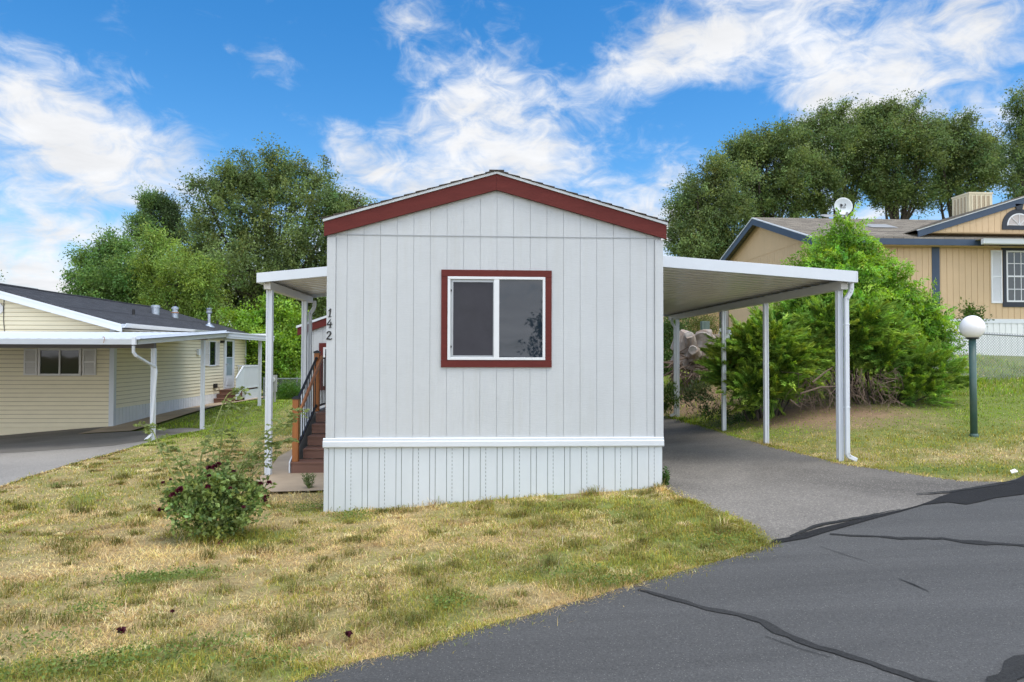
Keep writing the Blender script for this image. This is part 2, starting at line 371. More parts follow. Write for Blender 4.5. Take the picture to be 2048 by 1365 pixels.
drive_edge_l = pts2([(1323,975),(1350,988),(1392,1008),(1432,1030),(1484,1052),(1538,1089)])
drive_poly = drive_edge_r + [(3.9, 20.5), (2.2, 20.5)] + [(2.25, 8.6)] + drive_edge_l + [(s[0] + nE.x * .05, s[1] + nE.y * .05) for s in seam[:-1]]
nd_e = pts2([(0,975),(60,953),(150,926),(230,905),(310,882),(370,868),(425,858)])
ndrive_poly = [(-9.85, 17.6), (-9.85, 19.5), (-26, 19.5), (-26, 4.0), (-12.5, 5.5)] + nd_e + [(-7.6, 18.3), (-8.7, 17.8)]
npad_poly = [(-26, 14.2), (-13, 14.1), (-9, 14.25), (-7.45, 14.55), (-7.05, 15.5), (-7.0, 17.3), (-8.7, 17.8), (-9.85, 17.6), (-9.85, 19.45), (-26, 19.45)]
walk_poly = [(-2.75, 9.45), (-1.75, 9.45), (-1.75, 16), (-3.55, 16), (-3.55, 12.6), (-3.3, 11.2), (-3.2, 10.2)]
nwalk_poly = [(-9.95, 17.7), (-8.75, 17.9), (-8.7, 26.3), (-8.5, 29.5), (-9.95, 29.5)]

def inside(poly, x, y):
    r = np.zeros(x.shape, bool); n = len(poly)
    for i in range(n):
        x0, y0 = poly[i]; x1, y1 = poly[(i + 1) % n]
        c = ((y0 > y) != (y1 > y))
        with np.errstate(divide='ignore', invalid='ignore'):
            xx = (x1 - x0) * (y - y0) / (y1 - y0 + 1e-12) + x0
        r ^= c & (x < xx)
    return r

def sheet(name, poly, dz, mat, step=.5, jitter=0, skirt=.0):
    """a paved sheet following the terrain"""
    pl = []
    for i, p in enumerate(poly):
        q = poly[(i + 1) % len(poly)]; L = math.dist(p, q); k = max(1, min(60, int(L / .25)))
        for j in range(k):
            t = j / k; x = p[0] + (q[0] - p[0]) * t; y = p[1] + (q[1] - p[1]) * t
            if jitter: x += random.uniform(-1, 1) * jitter; y += random.uniform(-1, 1) * jitter
            pl.append((x, y))
    nb = len(pl)
    xs = [p[0] for p in pl]; ys = [p[1] for p in pl]
    gx = np.arange(max(min(xs), -30), min(max(xs), 40), step); gy = np.arange(max(min(ys), -10), min(max(ys), 45), step)
    G = np.stack(np.meshgrid(gx, gy), -1).reshape(-1, 2)
    G = G[inside(pl, G[:, 0], G[:, 1])]
    vs = [Vector(p) for p in pl] + [Vector((float(a) + .013, float(b) + .017)) for a, b in G]
    r = delaunay_2d_cdt(vs, [(i, (i + 1) % nb) for i in range(nb)], [], 1, 1e-5)
    V = np.array([(v.x, v.y) for v in r[0]]); Z = T(V[:, 0], V[:, 1]) + dz
    mb = MB(); mb.add([(a[0], a[1], z) for a, z in zip(V, Z)], [tuple(f) for f in r[2]])
    o = mb.build(name, mat)
    for p in o.data.polygons:
        p.use_smooth = True
    # normals up
    import bmesh
    bm = bmesh.new(); bm.from_mesh(o.data)
    for f in bm.faces:
        if f.normal.z < 0: f.normal_flip()
    bm.to_mesh(o.data); bm.free()
    return tag(o, kind='structure')

# lawn colour field: 0 dry straw .. 1 green
PATCH = []   # x, y, rx, ry, amount
def patch(px, py, rx, ry, a):
    h = hit(px, py); PATCH.append((h.x, h.y, rx, ry, a))
for a in [(1470,1075,.55,.3,.9),(1400,1040,.6,.4,.55),(1300,1010,.8,.4,.55),(1180,1010,.9,.3,.35),(1150,1100,.9,.4,.35),(980,1110,.8,.35,.3),
          (330,1155,.42,.10,1.1),(270,1165,.25,.08,.9),(240,1325,.5,.12,.6),(100,1345,.7,.2,.7),(400,1330,.5,.2,.5),(560,1320,.4,.2,.45),(20,1345,.2,.15,1),
          (700,1040,.25,.16,.9),(620,1020,.3,.14,.7),(900,1210,.2,.1,.8),(430,1075,.6,.3,.9),(540,1070,.4,.25,.7),
          (170,1000,.5,.3,.55),(440,850,2.2,2.2,.6),(520,800,2.5,5,1.0),(350,850,1.5,1.6,.7),(560,860,1.2,1.5,.5),(1290,1130,.5,.2,.6),(1100,1150,.4,.15,.55),(1240,1165,.3,.12,.8),
          (1900,780,3,2.2,1.2),(2040,790,3,3,1.2),(1980,860,1.6,.6,.35),(1780,880,.8,.5,.25),(1960,935,1.4,.4,.75),(1800,935,.9,.2,.5),(1620,880,.7,.35,.5),(2000,720,6,4,1.2),(1460,840,.5,.5,.6),(1340,790,.8,1.5,.8)]: patch(*a)
DIRT = []   # bare soil
for a in [(1620,840,1.3,.6,.9),(1720,850,1.2,.45,.8),(1560,820,.9,1.2,1),(1690,815,1.5,.8,1),(1420,800,1.0,1.5,.9),(1380,810,1.2,1.6,.7),(1800,830,.9,.4,.6),(30,1010,.6,.25,.35),(1880,930,.25,.1,.5)]:
    h = hit(a[0], a[1]); DIRT.append((h.x, h.y, a[2], a[3], a[4]))
def gfield(x, y):
    g = (fbm(x, y, .9, 1) - .5) * 1.2 + (fbm(x, y, 3.6, 5) - .5) * 1.35 + .25
    g = g - .18 * np.exp(-(((x + 3) / 2.0) ** 2 + ((y - 6) / 2.0) ** 2))
    for px, py, rx, ry, a in PATCH:
        g = g + a * np.exp(-(((x - px) / rx) ** 2 + ((y - py) / ry) ** 2)) * (.65 + .7 * vnoise(x, y, 4, 3))
    g = np.where((x < -6) & (y > 18), g + .5, g)
    g = np.where(x > 4.6, g + .12 + .55 * np.clip((y - 11.0) / 2.5, 0, 1), g)
    g = g + .5 * np.exp(-(((x - 1.7) / 1.3) ** 2 + ((y - 6.5) / 1.2) ** 2))
    return np.clip(g, 0, 1)
def dfield(x, y):
    d = (fbm(x, y, 1.3, 9) - .62) * .8
    for px, py, rx, ry, a in DIRT:
        d = d + a * np.exp(-(((x - px) / rx) ** 2 + ((y - py) / ry) ** 2))
    return np.clip(d, 0, 1)
def lerp(a, b, t): return a * (1 - t) + b * t
C_STRAW = np.array([.72, .56, .28]); C_GREEN = np.array([.22, .27, .07]); C_DIRT = np.array([.27, .185, .115])

def make_ground():
    def axis(lo, hi, f0, f1, st):
        a = [lo, lo * .5 + f0 * .5, f0 - 25, f0 - 10, f0 - 4]; b = [f1 + 4, f1 + 10, f1 + 25, hi * .5 + f1 * .5, hi]
        return np.array(a + list(np.arange(f0, f1 + st / 2, st)) + b)
    X = axis(-600, 600, -16, 20, .2); Y = axis(-600, 900, 1, 33, .2)
    gx, gy = np.meshgrid(X, Y); z = T(gx, gy) + (fbm(gx, gy, 2.2, 21) - .5) * .03 - .012
    # the paved strips sit flush: keep the soil just below them
    g = gfield(gx, gy)[..., None]; d = dfield(gx, gy)[..., None]
    pav = inside(road_poly, gx, gy) | inside(drive_poly, gx, gy) | inside(ndrive_poly, gx, gy) | inside(walk_poly, gx, gy) | inside(nwalk_poly, gx, gy)
    z = np.where(pav, z - .03, z)
    c = lerp(lerp(C_STRAW * .55, C_GREEN * .8, g), C_DIRT, d)
    ny, nx = gx.shape; idx = np.arange(nx * ny).reshape(ny, nx)
    q = np.stack([idx[:-1, :-1], idx[:-1, 1:], idx[1:, 1:], idx[1:, :-1]], -1).reshape(-1, 4)
    o = np_mesh('ground', np.stack([gx, gy, z], -1).reshape(-1, 3), q.ravel(), np.full(len(q), 4), m_ground, None, c.reshape(-1, 3), True)
    tag(o, kind='structure')
make_ground()
sheet('road', road_poly, .004, m_road, .6, .008)
sheet('driveway', drive_poly, .0, m_drive, .5, .01)
sheet('neighbour_driveway', ndrive_poly, .004, m_ndrive, .6, .01)
sheet('carport_slab', npad_poly, .010, m_npad, .6, .02)
sheet('concrete_pad', walk_poly, .012, m_conc, .4)
sheet('side_path', nwalk_poly, .016, m_conc, .5)

def ribbon(name, pxs, widths, dz, mat):
    P = [Vector((*hit(*p)[:2],)) for p in pxs]
    # subdivide + wobble
    Q = []; Wd = []
    for i in range(len(P) - 1):
        k = max(1, int((P[i + 1] - P[i]).length / .07))
        for j in range(k):
            t = j / k; Q.append(P[i].lerp(P[i + 1], t)); Wd.append(widths[i] * (1 - t) + widths[i + 1] * t)
    Q.append(P[-1]); Wd.append(widths[-1])
    vs = []; fs = []
    for i, q in enumerate(Q):
        d = (Q[min(i + 1, len(Q) - 1)] - Q[max(i - 1, 0)]).normalized(); n = Vector((-d.y, d.x))
        w0 = Wd[i] * (.5 + random.uniform(-.2, .2)); w1 = Wd[i] * (.5 + random.uniform(-.2, .2))
        for a in (q + n * w0, q - n * w1): vs.append((a.x, a.y, Tz(a.x, a.y) + dz))
        if i: fs.append((2 * i - 2, 2 * i - 1, 2 * i + 1, 2 * i))
    mb = MB(); mb.add(vs, fs); o = mb.build(name, mat)
    import bmesh
    bm = bmesh.new(); bm.from_mesh(o.data)
    for f in bm.faces:
        if f.normal.z < 0: f.normal_flip()
    bm.to_mesh(o.data); bm.free()
    return tag(o, kind='structure')
ribbon('crack_seal', [(1277,1181),(1350,1201),(1414,1220),(1478,1231),(1526,1247),(1558,1267),(1600,1284),(1636,1297),(1738,1328),(1806,1352),(1870,1372),(1960,1400)],
       [.03,.05,.055,.05,.062,.065,.06,.056,.055,.055,.055,.05], .010, m_seal)
ribbon('crack_seal', [(1660,1070),(1700,1073),(1755,1075),(1800,1079),(1885,1079),(1926,1086),(1967,1088),(2048,1093),(2120,1098)], [.05,.05,.05,.07,.05,.08,.1,.06,.06], .010, m_seal)
ribbon('crack_seal', [(1950,1430),(1996,1380),(2026,1350),(2062,1330),(2120,1324)], [.08,.10,.12,.14,.14], .014, m_seal)
ribbon('crack', [(1798,1160),(1828,1172),(1858,1186)], [.006,.014,.006], .010, m_seal)
ribbon('crack', [(1640,1095),(1690,1112),(1735,1126)], [.005,.008,.004], .010, m_seal)
ribbon('crack', [(1530,1275),(1600,1300),(1660,1318)], [.005,.007,.004], .010, m_seal)
tar = pts2([(1545,1082),(1580,1077),(1636,1059),(1721,1040),(1790,1026),(1840,1012),(1880,996),(1926,982),(1985,969),(2030,962),(2048,952),(2110,944),(2110,986),(2048,990),(1990,998),(1960,1006),(1930,1011),(1895,1006),(1850,1012),(1800,1025),(1752,1038),(1700,1053),(1640,1070),(1615,1079),(1560,1088),(1540,1090)])
sheet('tar_patch', tar, .012, m_patch, .4, .012)
ribbon('tar_smear', [(1580,1076),(1640,1052),(1730,1036),(1800,1022)], [.02,.05,.04,.02], .016, m_seal)
ribbon('tar_smear', [(1832,991),(1900,986),(1960,977),(2020,968)], [.03,.05,.06,.04], .017, m_seal)

# ------------------------------------------------------------------ main home
_a = atY(651, 700, 1); _b = atY(1325, 700, 1)
Y0 = 4.1 / (_b.x - _a.x)
def fx(px, py=700): return atY(px, py, Y0).x
def fz(py, px=988): return atY(px, py, Y0).z
XL, XR = fx(651), fx(1325)
YB = Y0 + 15.5
home = thing('mobile_home', 'white mobile home with dark red trim and the number 142 on its front corner', 'mobile home', ((XL + XR) / 2, Y0, Tz(0, Y0)))
zt = fz(885)         # trim middle
ztop, zbot = fz(876), fz(894)
zseam = fz(473.5)
Xa = fx(993, 350)
def rz(px, y): return atY(px, y, Y0).z
z_redtop_L, z_redbot_L = rz(648, 446), rz(648, 473)
z_redtop_A, z_redbot_A = rz(993, 351), rz(993, 382)
z_redtop_R, z_redbot_R = rz(1331, 453), rz(1331, 480)
zred = lambda x: z_redtop_L + (z_redtop_A - z_redtop_L) * (x - fx(648)) / (Xa - fx(648)) if x < Xa else z_redtop_R + (z_redtop_A - z_redtop_R) * (fx(1331) - x) / (fx(1331) - Xa)
# core walls
w = MB()
core = [(XL + .01, ztop - .02), (XR - .01, ztop - .02), (XR - .01, zred(XR) - .03), (Xa, zred(Xa) - .03), (XL + .01, zred(XL) - .03)]
w.prism(core, lambda u, v, t: (u, t, v), Y0 + .010, YB)
# front siding strips between grooves
gr = [fx(671)] + [fx(693 + 33.37 * i) for i in range(19)] + [fx(1309)]
gp = .0019
for i in range(len(gr) - 1):
    a, b = gr[i] + gp, gr[i + 1] - gp
    w.box(a, b, Y0, Y0 + .02, ztop, zseam - .004)
    # gable strip, its top follows the rake
    xs = [a, b] if not (a < Xa < b) else [a, Xa, b]
    top = [(x, zred(x) - .06) for x in xs]
    if min(t[1] for t in top) > zseam + .01:
        w.prism([(a, zseam + .006), (b, zseam + .006)] + top[::-1], lambda u, v, t: (u, t, v), Y0, Y0 + .02)
    elif max(t[1] for t in top) > zseam + .01:
        w.prism([(a, zseam + .006), (b, zseam + .006)] + [(x, max(zz, zseam + .007)) for x, zz in top][::-1], lambda u, v, t: (u, t, v), Y0, Y0 + .02)
# side siding boards (vertical) on both long walls
y = Y0 + .1
while y < YB - .2:
    w.box(XL - .006, XL + .014, y, y + .198, ztop, zred(XL) - .1); w.box(XR - .014, XR + .006, y, y + .198, ztop, zred(XR) - .1); y += .205
w.build('wall', m_wall, home)
MB().box(gr[0], gr[-1], Y0 - .006, Y0 + .01, zseam - .005, zseam + .004).build('flashing', simple('flashing_grey', (.34, .36, .38), .5), home)
for s, (a, b) in enumerate(((fx(653), fx(671) - .004), (fx(1309) + .004, fx(1326)))):
    MB().box(a, b, Y0 - .018, Y0 + .09, ztop - .005, zred((a + b) / 2) - .2).build('corner_trim', m_wall, home, bevel=.003)
# skirt band (a stepped profile) and skirting
MB().prism([(0, zbot), (-.035, zbot), (-.045, zbot + .012), (-.045, zbot + .07), (-.03, zbot + .078), (-.03, ztop - .004), (-.018, ztop + .004), (0, ztop + .004)],
           lambda u, v, t: (t, Y0 + u, v), fx(648.5), fx(1326)).build('skirt_band', m_trimw, home)
xs0, xs1 = fx(649.5), fx(1323.5)
MB().box(xs0 + .01, xs1 - .01, Y0 + .004, YB, Tz(-1.8, 8.3) - .5, zbot + .01).build('skirting_backing', m_groove, home)
sk = MB(); g0 = fx(640 + 57 / 2.926); per = (fx(640 + 1943 / 2.926) - fx(640 + 57 / 2.926 - 0)) / 18.74
lo, hi = Tz(-1.8, 8.3) - .5, zbot + .004
cuts = []; k = 0
p0 = 57 / 2.926 + 640; ppx = 98.15 / 2.926
for k in range(21):
    cuts.append((fx(p0 + ppx * k), False)); cuts.append((fx(p0 + ppx * k + 10.9), k % 2 == 1))
cuts = [c for c in cuts if c[0] < xs1 - .02]
prev = xs0; gw = .0032
for c, dash in cuts + [(xs1, None)]:
    raised = .0
    sk.box(prev + gw, c - gw if dash is not None else c, Y0 - .009, Y0 + .003, lo, hi)
    if dash:
        zz = lo
        while zz < hi:
            sk.box(c - gw - .001, c + gw + .001, Y0 - .0075, Y0 + .002, zz, min(zz + .021, hi)); zz += .046
    prev = c
for xx, sx in ((xs0, 1), (xs1, -1)):
    sk.box(min(xx, xx + .012 * sx), max(xx, xx + .012 * sx), Y0 + .003, YB, lo, hi)
sk.build('skirting', m_skirt, home)
# rake boards, drip edge, shingle roof
def rakepoly(d0, d1, ext=0):
    xl, xr = fx(648) - ext, fx(1331) + ext
    return [(xl, z_redtop_L + d1), (Xa, z_redtop_A + d1), (xr, z_redtop_R + d1), (xr, z_redtop_R + d0), (Xa, z_redtop_A + d0), (xl, z_redtop_L + d0)]
hred = z_redtop_A - z_redbot_A
rk = MB()
for x0, x1, za, zb in ((fx(648), Xa - .001, z_redtop_L, z_redtop_A), (Xa + .001, fx(1331), z_redtop_A, z_redtop_R)):
    rk.prism([(x0, za - hred * .88), (x1, zb - hred if x1 < Xa + .01 and x1 > Xa - .01 else zb - hred * .88), (x1, zb), (x0, za)] if x0 < Xa - .1 else [(x0, za - hred), (x1, zb - hred * .88), (x1, zb), (x0, za)],
             lambda u, v, t: (u, t, v), Y0 - .055, Y0 - .015)
rk.build('rake_board', m_red, home)
dr = MB()
for sgn, (xe, ze) in ((-1, (fx(648) - .012, z_redtop_L)), (1, (fx(1331) + .012, z_redtop_R))):
    dr.prism([(xe, ze + .003), (Xa - sgn * -.0005, z_redtop_A + .003), (Xa - sgn * -.0005, z_redtop_A + .034), (xe, ze + .034)], lambda u, v, t: (u, t, v), Y0 - .07, YB + .05)
dr.build('drip_edge', m_trimw, home)
rf = MB()
for sgn, (xe, ze) in ((-1, (fx(648) - .025, z_redtop_L - .003)), (1, (fx(1331) + .025, z_redtop_R - .003))):
    n = 15
    for i in range(n):   # overlapping courses give the stepped edge of the rake
        t0, t1 = i / n, (i + 1) / n
        xa, xb = xe + (Xa - xe) * t0, xe + (Xa - xe) * t1
        za, zb = ze + (z_redtop_A - ze) * t0 + .037, ze + (z_redtop_A - ze) * t1 + .037
        rf.prism([(xa, za), (xb, zb), (xb, zb + .004), (xa, za + .015)], lambda u, v, t: (u, t, v), Y0 - .085 - (i % 3) * .004, YB + .06)
rf.box(Xa - .09, Xa + .09, Y0 - .09, YB + .06, z_redtop_A + .030, z_redtop_A + .0445)
rf.build('roof', m_roof0, home)
# window
def zpx(y): return fz(y, 993)
tr = MB(); o0, o1, i0, i1 = fx(882), fx(1103), fx(895), fx(1090); t0, t1, t2, t3 = zpx(735), zpx(720.5), zpx(554.5), zpx(541)
for a in ((o0, o1, t2 + .002, t3), (o0, o1, t0, t1 - .002)): tr.box(a[0], a[1], Y0 - .022, Y0 + .005, a[2], a[3])
for a in ((o0 + .001, i0 - .001), (i1 + .001, o1 - .001)): tr.box(a[0], a[1], Y0 - .020, Y0 + .005, t1, t2)
win = MB()
fw = .032
win.box(i0, i1, Y0 - .03, Y0 + .02, t2 - fw, t2); win.box(i0, i1, Y0 - .03, Y0 + .02, t1, t1 + fw)
win.box(i0, i0 + fw, Y0 - .0295, Y0 + .02, t1 + fw, t2 - fw); win.box(i1 - fw, i1, Y0 - .0295, Y0 + .02, t1 + fw, t2 - fw)
mx0, mx1 = fx(987.5), fx(998)
win.box(mx0, mx1, Y0 - .028, Y0 + .02, t1 + fw, t2 - fw)
wo = win.build('window', m_winframe, home, bevel=.003)
tr.build('window_trim', m_red, wo)
sc = MB(); a0, a1 = i0 + fw, mx0; s = .022
sc.box(a0 + .02, a1, Y0 - .012, Y0 + .01, t2 - fw - s - .012, t2 - fw - .012); sc.box(a0 + .02, a1, Y0 - .012, Y0 + .01, t1 + fw, t1 + fw + s)
sc.box(a0 + .02, a0 + .02 + s * .7, Y0 - .0115, Y0 + .01, t1 + fw + s, t2 - fw - s - .012); sc.box(a1 - s * .5, a1, Y0 - .0115, Y0 + .01, t1 + fw + s, t2 - fw - s - .012)
sc.build('screen_frame', m_alu, wo)
MB().box(a0 + .03, a1 - .005, Y0 - .004, Y0 + .006, t1 + fw + .01, t2 - fw - .02).build('insect_screen', m_screen, wo)
for zc in (zpx(582), zpx(694)): MB().box(a0 + .006, a0 + .018, Y0 - .013, Y0 + .005, zc - .012, zc + .012).build('clip', m_black, wo)
MB().box(i0 + fw - .005, a0 + .03, Y0 + .004, Y0 + .011, t1 + fw - .005, t2 - fw + .005).build('track', m_alu, wo)
MB().box(mx1 - .005, i1 - fw + .005, Y0 - .006, Y0 + .006, t1 + fw - .005, t2 - fw + .005).build('pane', glass('front_glass', (.013, .021, .034), .02, .5), wo)

# house number digits: brush-like strokes, built as solid plates
def stroke(mb, pts, ws, ox, oz, sc_, y0, y1):
    L = []; Rr = []
    for i, (x, z) in enumerate(pts):
        a = Vector(pts[max(i - 1, 0)]); b = Vector(pts[min(i + 1, len(pts) - 1)]); d = (b - a).normalized(); n = Vector((-d.y, d.x))
        L.append((x + n.x * ws[i] / 2, z + n.y * ws[i] / 2)); Rr.append((x - n.x * ws[i] / 2, z - n.y * ws[i] / 2))
    for i in range(len(pts) - 1):
        q = [L[i], Rr[i], Rr[i + 1], L[i + 1]]
        mb.prism([(ox + u * sc_, oz + v * sc_) for u, v in q], lambda u, v, t: (u, t, v), y0 - i * .0002, y1)
DIG = {'1': [([(-.18,.72),(-.05,.8),(.06,.92),(.1,1.0)], [.05,.1,.14,.16]), ([(.08,1.0),(.05,.6),(.0,.2),(-.02,.06)], [.17,.16,.15,.15]), ([(-.2,.03),(0,.05),(.2,.06)], [.05,.12,.05])],
       '4': [([(.12,1.0),(-.05,.75),(-.22,.5),(-.3,.36)], [.1,.11,.12,.13]), ([(-.32,.36),(0,.38),(.34,.44)], [.12,.13,.1]), ([(.16,.72),(.12,.4),(.08,.1),(.06,0)], [.1,.16,.15,.12]), ([(-.08,.02),(.08,.03),(.24,.05)], [.05,.1,.05])],
       '2': [([(-.24,.72),(-.2,.86),(-.06,.97),(.12,.94),(.2,.78),(.12,.58),(-.06,.36),(-.24,.14),(-.3,.04)], [.12,.14,.12,.14,.18,.17,.13,.12,.1]), ([(-.3,.06),(-.1,.1),(.1,.05),(.25,.07),(.34,.2)], [.1,.16,.16,.12,.05])]}
for ch, (px, y0p, y1p) in (('1', (660.5, 617, 636)), ('4', (660, 638.5, 657)), ('2', (659, 662, 681))):
    mb = MB(); zt_, zb_ = rz(px, y0p), rz(px, y1p)
    for pp, ww in DIG[ch]: stroke(mb, pp, ww, fx(px, y0p), zb_ + .006, (zt_ - zb_) * .9, Y0 - .026, Y0 - .017)
    mb.build('house_number', m_black, home, label='black number ' + ch)

# rear addition, behind the porch on the left
YA = 14.7
xa0 = atY(607, 700, YA).x; xa1 = XL - .008
za_l = atY(615, 647, YA).z; za_r = atY(651, 634.5, YA).z; xl_ = atY(615, 647, YA).x; xr_ = atY(651, 634, YA).x
slope = (za_r - za_l) / (xr_ - xl_); zA = lambda x: za_l + slope * (x - xl_)
ad = MB(); xsA = np.arange(xa0, xa1, .203)
ad.prism([(xa0, CZ - 2.3), (xa1, CZ - 2.3), (xa1, zA(xa1) - .05), (xa0, zA(xa0) - .05)], lambda u, v, t: (u, t, v), YA + .012, YA + 4)
for x in xsA:
    x1 = min(x + .198, xa1)
    ad.prism([(x, CZ - 1.05), (x1, CZ - 1.05), (x1, zA(x1) - .06), (x, zA(x) - .06)], lambda u, v, t: (u, t, v), YA, YA + .02)
ado = ad.build('addition', m_wall, home)
MB().prism([(xa0 - .12, zA(xa0 - .12) - .19), (xa1, zA(xa1) - .19), (xa1, zA(xa1) - .03), (xa0 - .12, zA(xa0 - .12) - .03)], lambda u, v, t: (u, t, v), YA - .05, YA - .01).build('rake_board', m_red, ado)
MB().prism([(xa0 - .14, zA(xa0 - .14) - .028), (xa1, zA(xa1) - .028), (xa1, zA(xa1) + .02), (xa0 - .14, zA(xa0 - .14) + .02)], lambda u, v, t: (u, t, v), YA - .07, YA + 4.1).build('roof', m_trimw, ado)
wx0 = atY(638.5, 690, YA).x; wzt = atY(640, 686.5, YA).z
MB().box(wx0, wx0 + .09, YA - .025, YA + .01, wzt - 1.0, wzt).box(wx0 + .0905, wx0 + .9, YA - .024, YA + .01, wzt - .09, wzt).box(wx0 + .0905, wx0 + .9, YA - .024, YA + .01, wzt - 1.0, wzt - .91).build('window_trim', m_red, ado)
MB().box(wx0 + .09, wx0 + .13, YA - .03, YA + .01, wzt - .91, wzt - .09).box(wx0 + .13, wx0 + .9, YA - .029, YA + .01, wzt - .13, wzt - .09).build('window_frame', m_winframe, ado)
MB().box(wx0 + .13, wx0 + .9, YA - .006, YA + .008, wzt - .91, wzt - .13).build('pane', m_glass, ado)

# ------------------------------------------------------------------ awnings / carports
def pan_roof(mb, xa, za, xb, zb, y0, y1, per=.1, h=.028, th=.03):
    """ribbed pans running from xa to xb, ribs repeating along y"""
    prof = []
    y = y0
    while y < y1 - 1e-6:
        for f, d in ((0, h), (.38, h), (.48, 0), (.90, 0)):
            yy = y + per * f
            if yy < y1: prof.append((yy, d))
        y += per
    prof.append((y1, h))
    vs = []; fs = []
    for yy, d in prof: vs += [(xa, yy, za + d), (xb, yy, zb + d)]
    n = len(prof)
    for i in range(n - 1): fs.append((2*i, 2*i+1, 2*i+3, 2*i+2))
    off = len(vs)
    vs += [(xa, y0, za + h + th), (xb, y0, zb + h + th), (xb, y1, zb + h + th), (xa, y1, za + h + th)]
    fs.append((off, off+1, off+2, off+3))
    return mb.add(vs, fs)
def sweep(mb, pts, w, d):
    for i in range(len(pts) - 1):
        a = Vector(pts[i]); b = Vector(pts[i + 1]); e = (b - a).normalized()
        mb.beam(a - e * (.0 if i == 0 else w * .22), b + e * w * .22, w, d, up=(0, 1, 0) if abs(e.y) < .9 else (0, 0, 1))
    return mb
def flute_post(x, y, z0, z1, w=.076):
    h = w / 2; g = .012
    poly = [(-h, -h), (-h*.45, -h), (-h*.35, -h+g), (h*.35, -h+g), (h*.45, -h), (h, -h), (h, -h*.45), (h-g, -h*.35), (h-g, h*.35), (h, h*.45), (h, h),
            (-h, h), (-h, h*.45), (-h+g, h*.35), (-h+g, -h*.35), (-h, -h*.45)]
    return MB().prism(poly, lambda u, v, t: (x + u, y + v, t), z0, z1)

# right carport
YC = 9.35; YCE = 18.2
XO = atY(1715, 555, YC).x
zoT, zoB = atY(1714, 543, YC).z, atY(1714, 565.5, YC).z
zwT = atY(1326, 511.5, YC).z; xw_ = atY(1326, 511.5, YC).x
sl = (zwT - zoT) / (XO - xw_); ztopC = lambda x: zoT + sl * (XO - x)
hf = zoT - zoB
cp = thing('carport', 'white ribbed metal carport on four posts over the asphalt driveway', 'carport', (XO, YC, Tz(XO, YC)))
xw = XR + .008
pan_roof(MB(), xw, ztopC(xw) - .09, XO - .02, ztopC(XO) - .09, YC + .03, YCE, .28, .06, .012).build('roof_panel', m_pan, cp)
MB().prism([(xw, ztopC(xw) - hf), (XO, ztopC(XO) - hf), (XO, ztopC(XO)), (xw, ztopC(xw))], lambda u, v, t: (u, t, v), YC - .004, YC + .026).build('fascia', m_alum, cp, bevel=.004)
MB().box(XO - .025, XO + .002, YC + .0265, YCE, zoB, zoT - .001).box(XO - .1, XO - .0255, YC + .0265, YCE, zoB, zoB + .012).build('gutter', m_alum, cp)
MB().box(XO - .003 - .012, XO + .004, YC - .0065, YC - .0045, zoB + .004, zoT - .004).build('fascia_joint', m_trimw, cp)
xp = atY(1678, 600, 9.6).x
zbm = zoB - .012
MB().box(xp - .05, xp + .05, YC + .10, YCE - .05, zbm - .075, zbm + .045).build('beam', simple('beam_white', (.52, .51, .48), .45, .04, 3), cp)
cyl = [9.6, 12.1, 14.2, 17.5]
pxs_ = [(1678, 1688), (1531, 1534), (1434, 1438), (1355, 1358)]
for i, yy in enumerate(cyl):
    flute_post(xp, yy, Tz(xp, yy) - .05, zbm - .07).build('post', m_alum, cp)
def spout(x, y, zt, zb, side, name, parent, offx=.075):
    mb = MB(); w = .062
    sweep(mb, [(x + side * (offx + .075), y, zt), (x + side * (offx + .075), y, zt - .10), (x + side * (offx + .06), y, zt - .15), (x + side * offx, y, zt - .24), (x + side * offx, y, zb + .10), (x + side * (offx + .02), y - .0, zb + .06), (x + side * (offx + .12), y, zb + .015)], w, .055)
    for zz in (zt - .62, zb + .75): mb.box(x + side * offx - w / 2 - .004, x + side * offx + w / 2 + .004, y - .032, y + .032, zz, zz + .025)
    return mb.build(name, m_alum, parent, bevel=.01)
spout(xp, 9.52, zoB + .02, Tz(xp + .15, 9.5), 1, 'downspout', cp, .062)
spout(xp, 17.5, zbm - .05, Tz(xp, 17.5), -1, 'downspout', cp, .07)
MB().box(xw, xw + .03, YC + .03, YCE, ztopC(xw) - .14, ztopC(xw) - .078).build('hanger_rail', m_alum, cp)
MB().prism([(xw, ztopC(xw) - hf), (XO, ztopC(XO) - hf), (XO, ztopC(XO)), (xw, ztopC(xw))], lambda u, v, t: (u, t, v), YCE, YCE + .03).build('rear_fascia', m_alum, cp)

# left porch awning
YP = 10.45; YPE = 13.3
XO2 = atY(513, 560, YP).x
z2T, z2B = atY(513, 546.5, YP).z, atY(513, 566, YP).z
xv = atY(652, 534, YP).x; zvT = atY(652, 533.5, YP).z
sl2 = (zvT - z2T) / (xv - XO2); zt2 = lambda x: z2T + sl2 * (x - XO2)
aw = thing('porch_awning', 'small white metal awning over the brown entrance steps', 'awning', (XO2, YP, Tz(XO2, YP)))
xw2 = XL - .008; hf2 = z2T - z2B
pan_roof(MB(), XO2 + .02, zt2(XO2) - .09, xw2, zt2(xw2) - .09, YP + .03, YPE, .25, .05, .02).build('roof_panel', m_pan, aw)
MB().prism([(XO2, z2B), (xw2, zt2(xw2) - hf2), (xw2, zt2(xw2)), (XO2, z2T)], lambda u, v, t: (u, t, v), YP - .004, YP + .026).build('fascia', m_alum, aw, bevel=.004)
MB().box(XO2 - .002, XO2 + .025, YP + .0265, YPE, z2B, z2T - .001).box(XO2 + .0255, XO2 + .1, YP + .0265, YPE, z2B, z2B + .012).build('gutter', m_alum, aw)
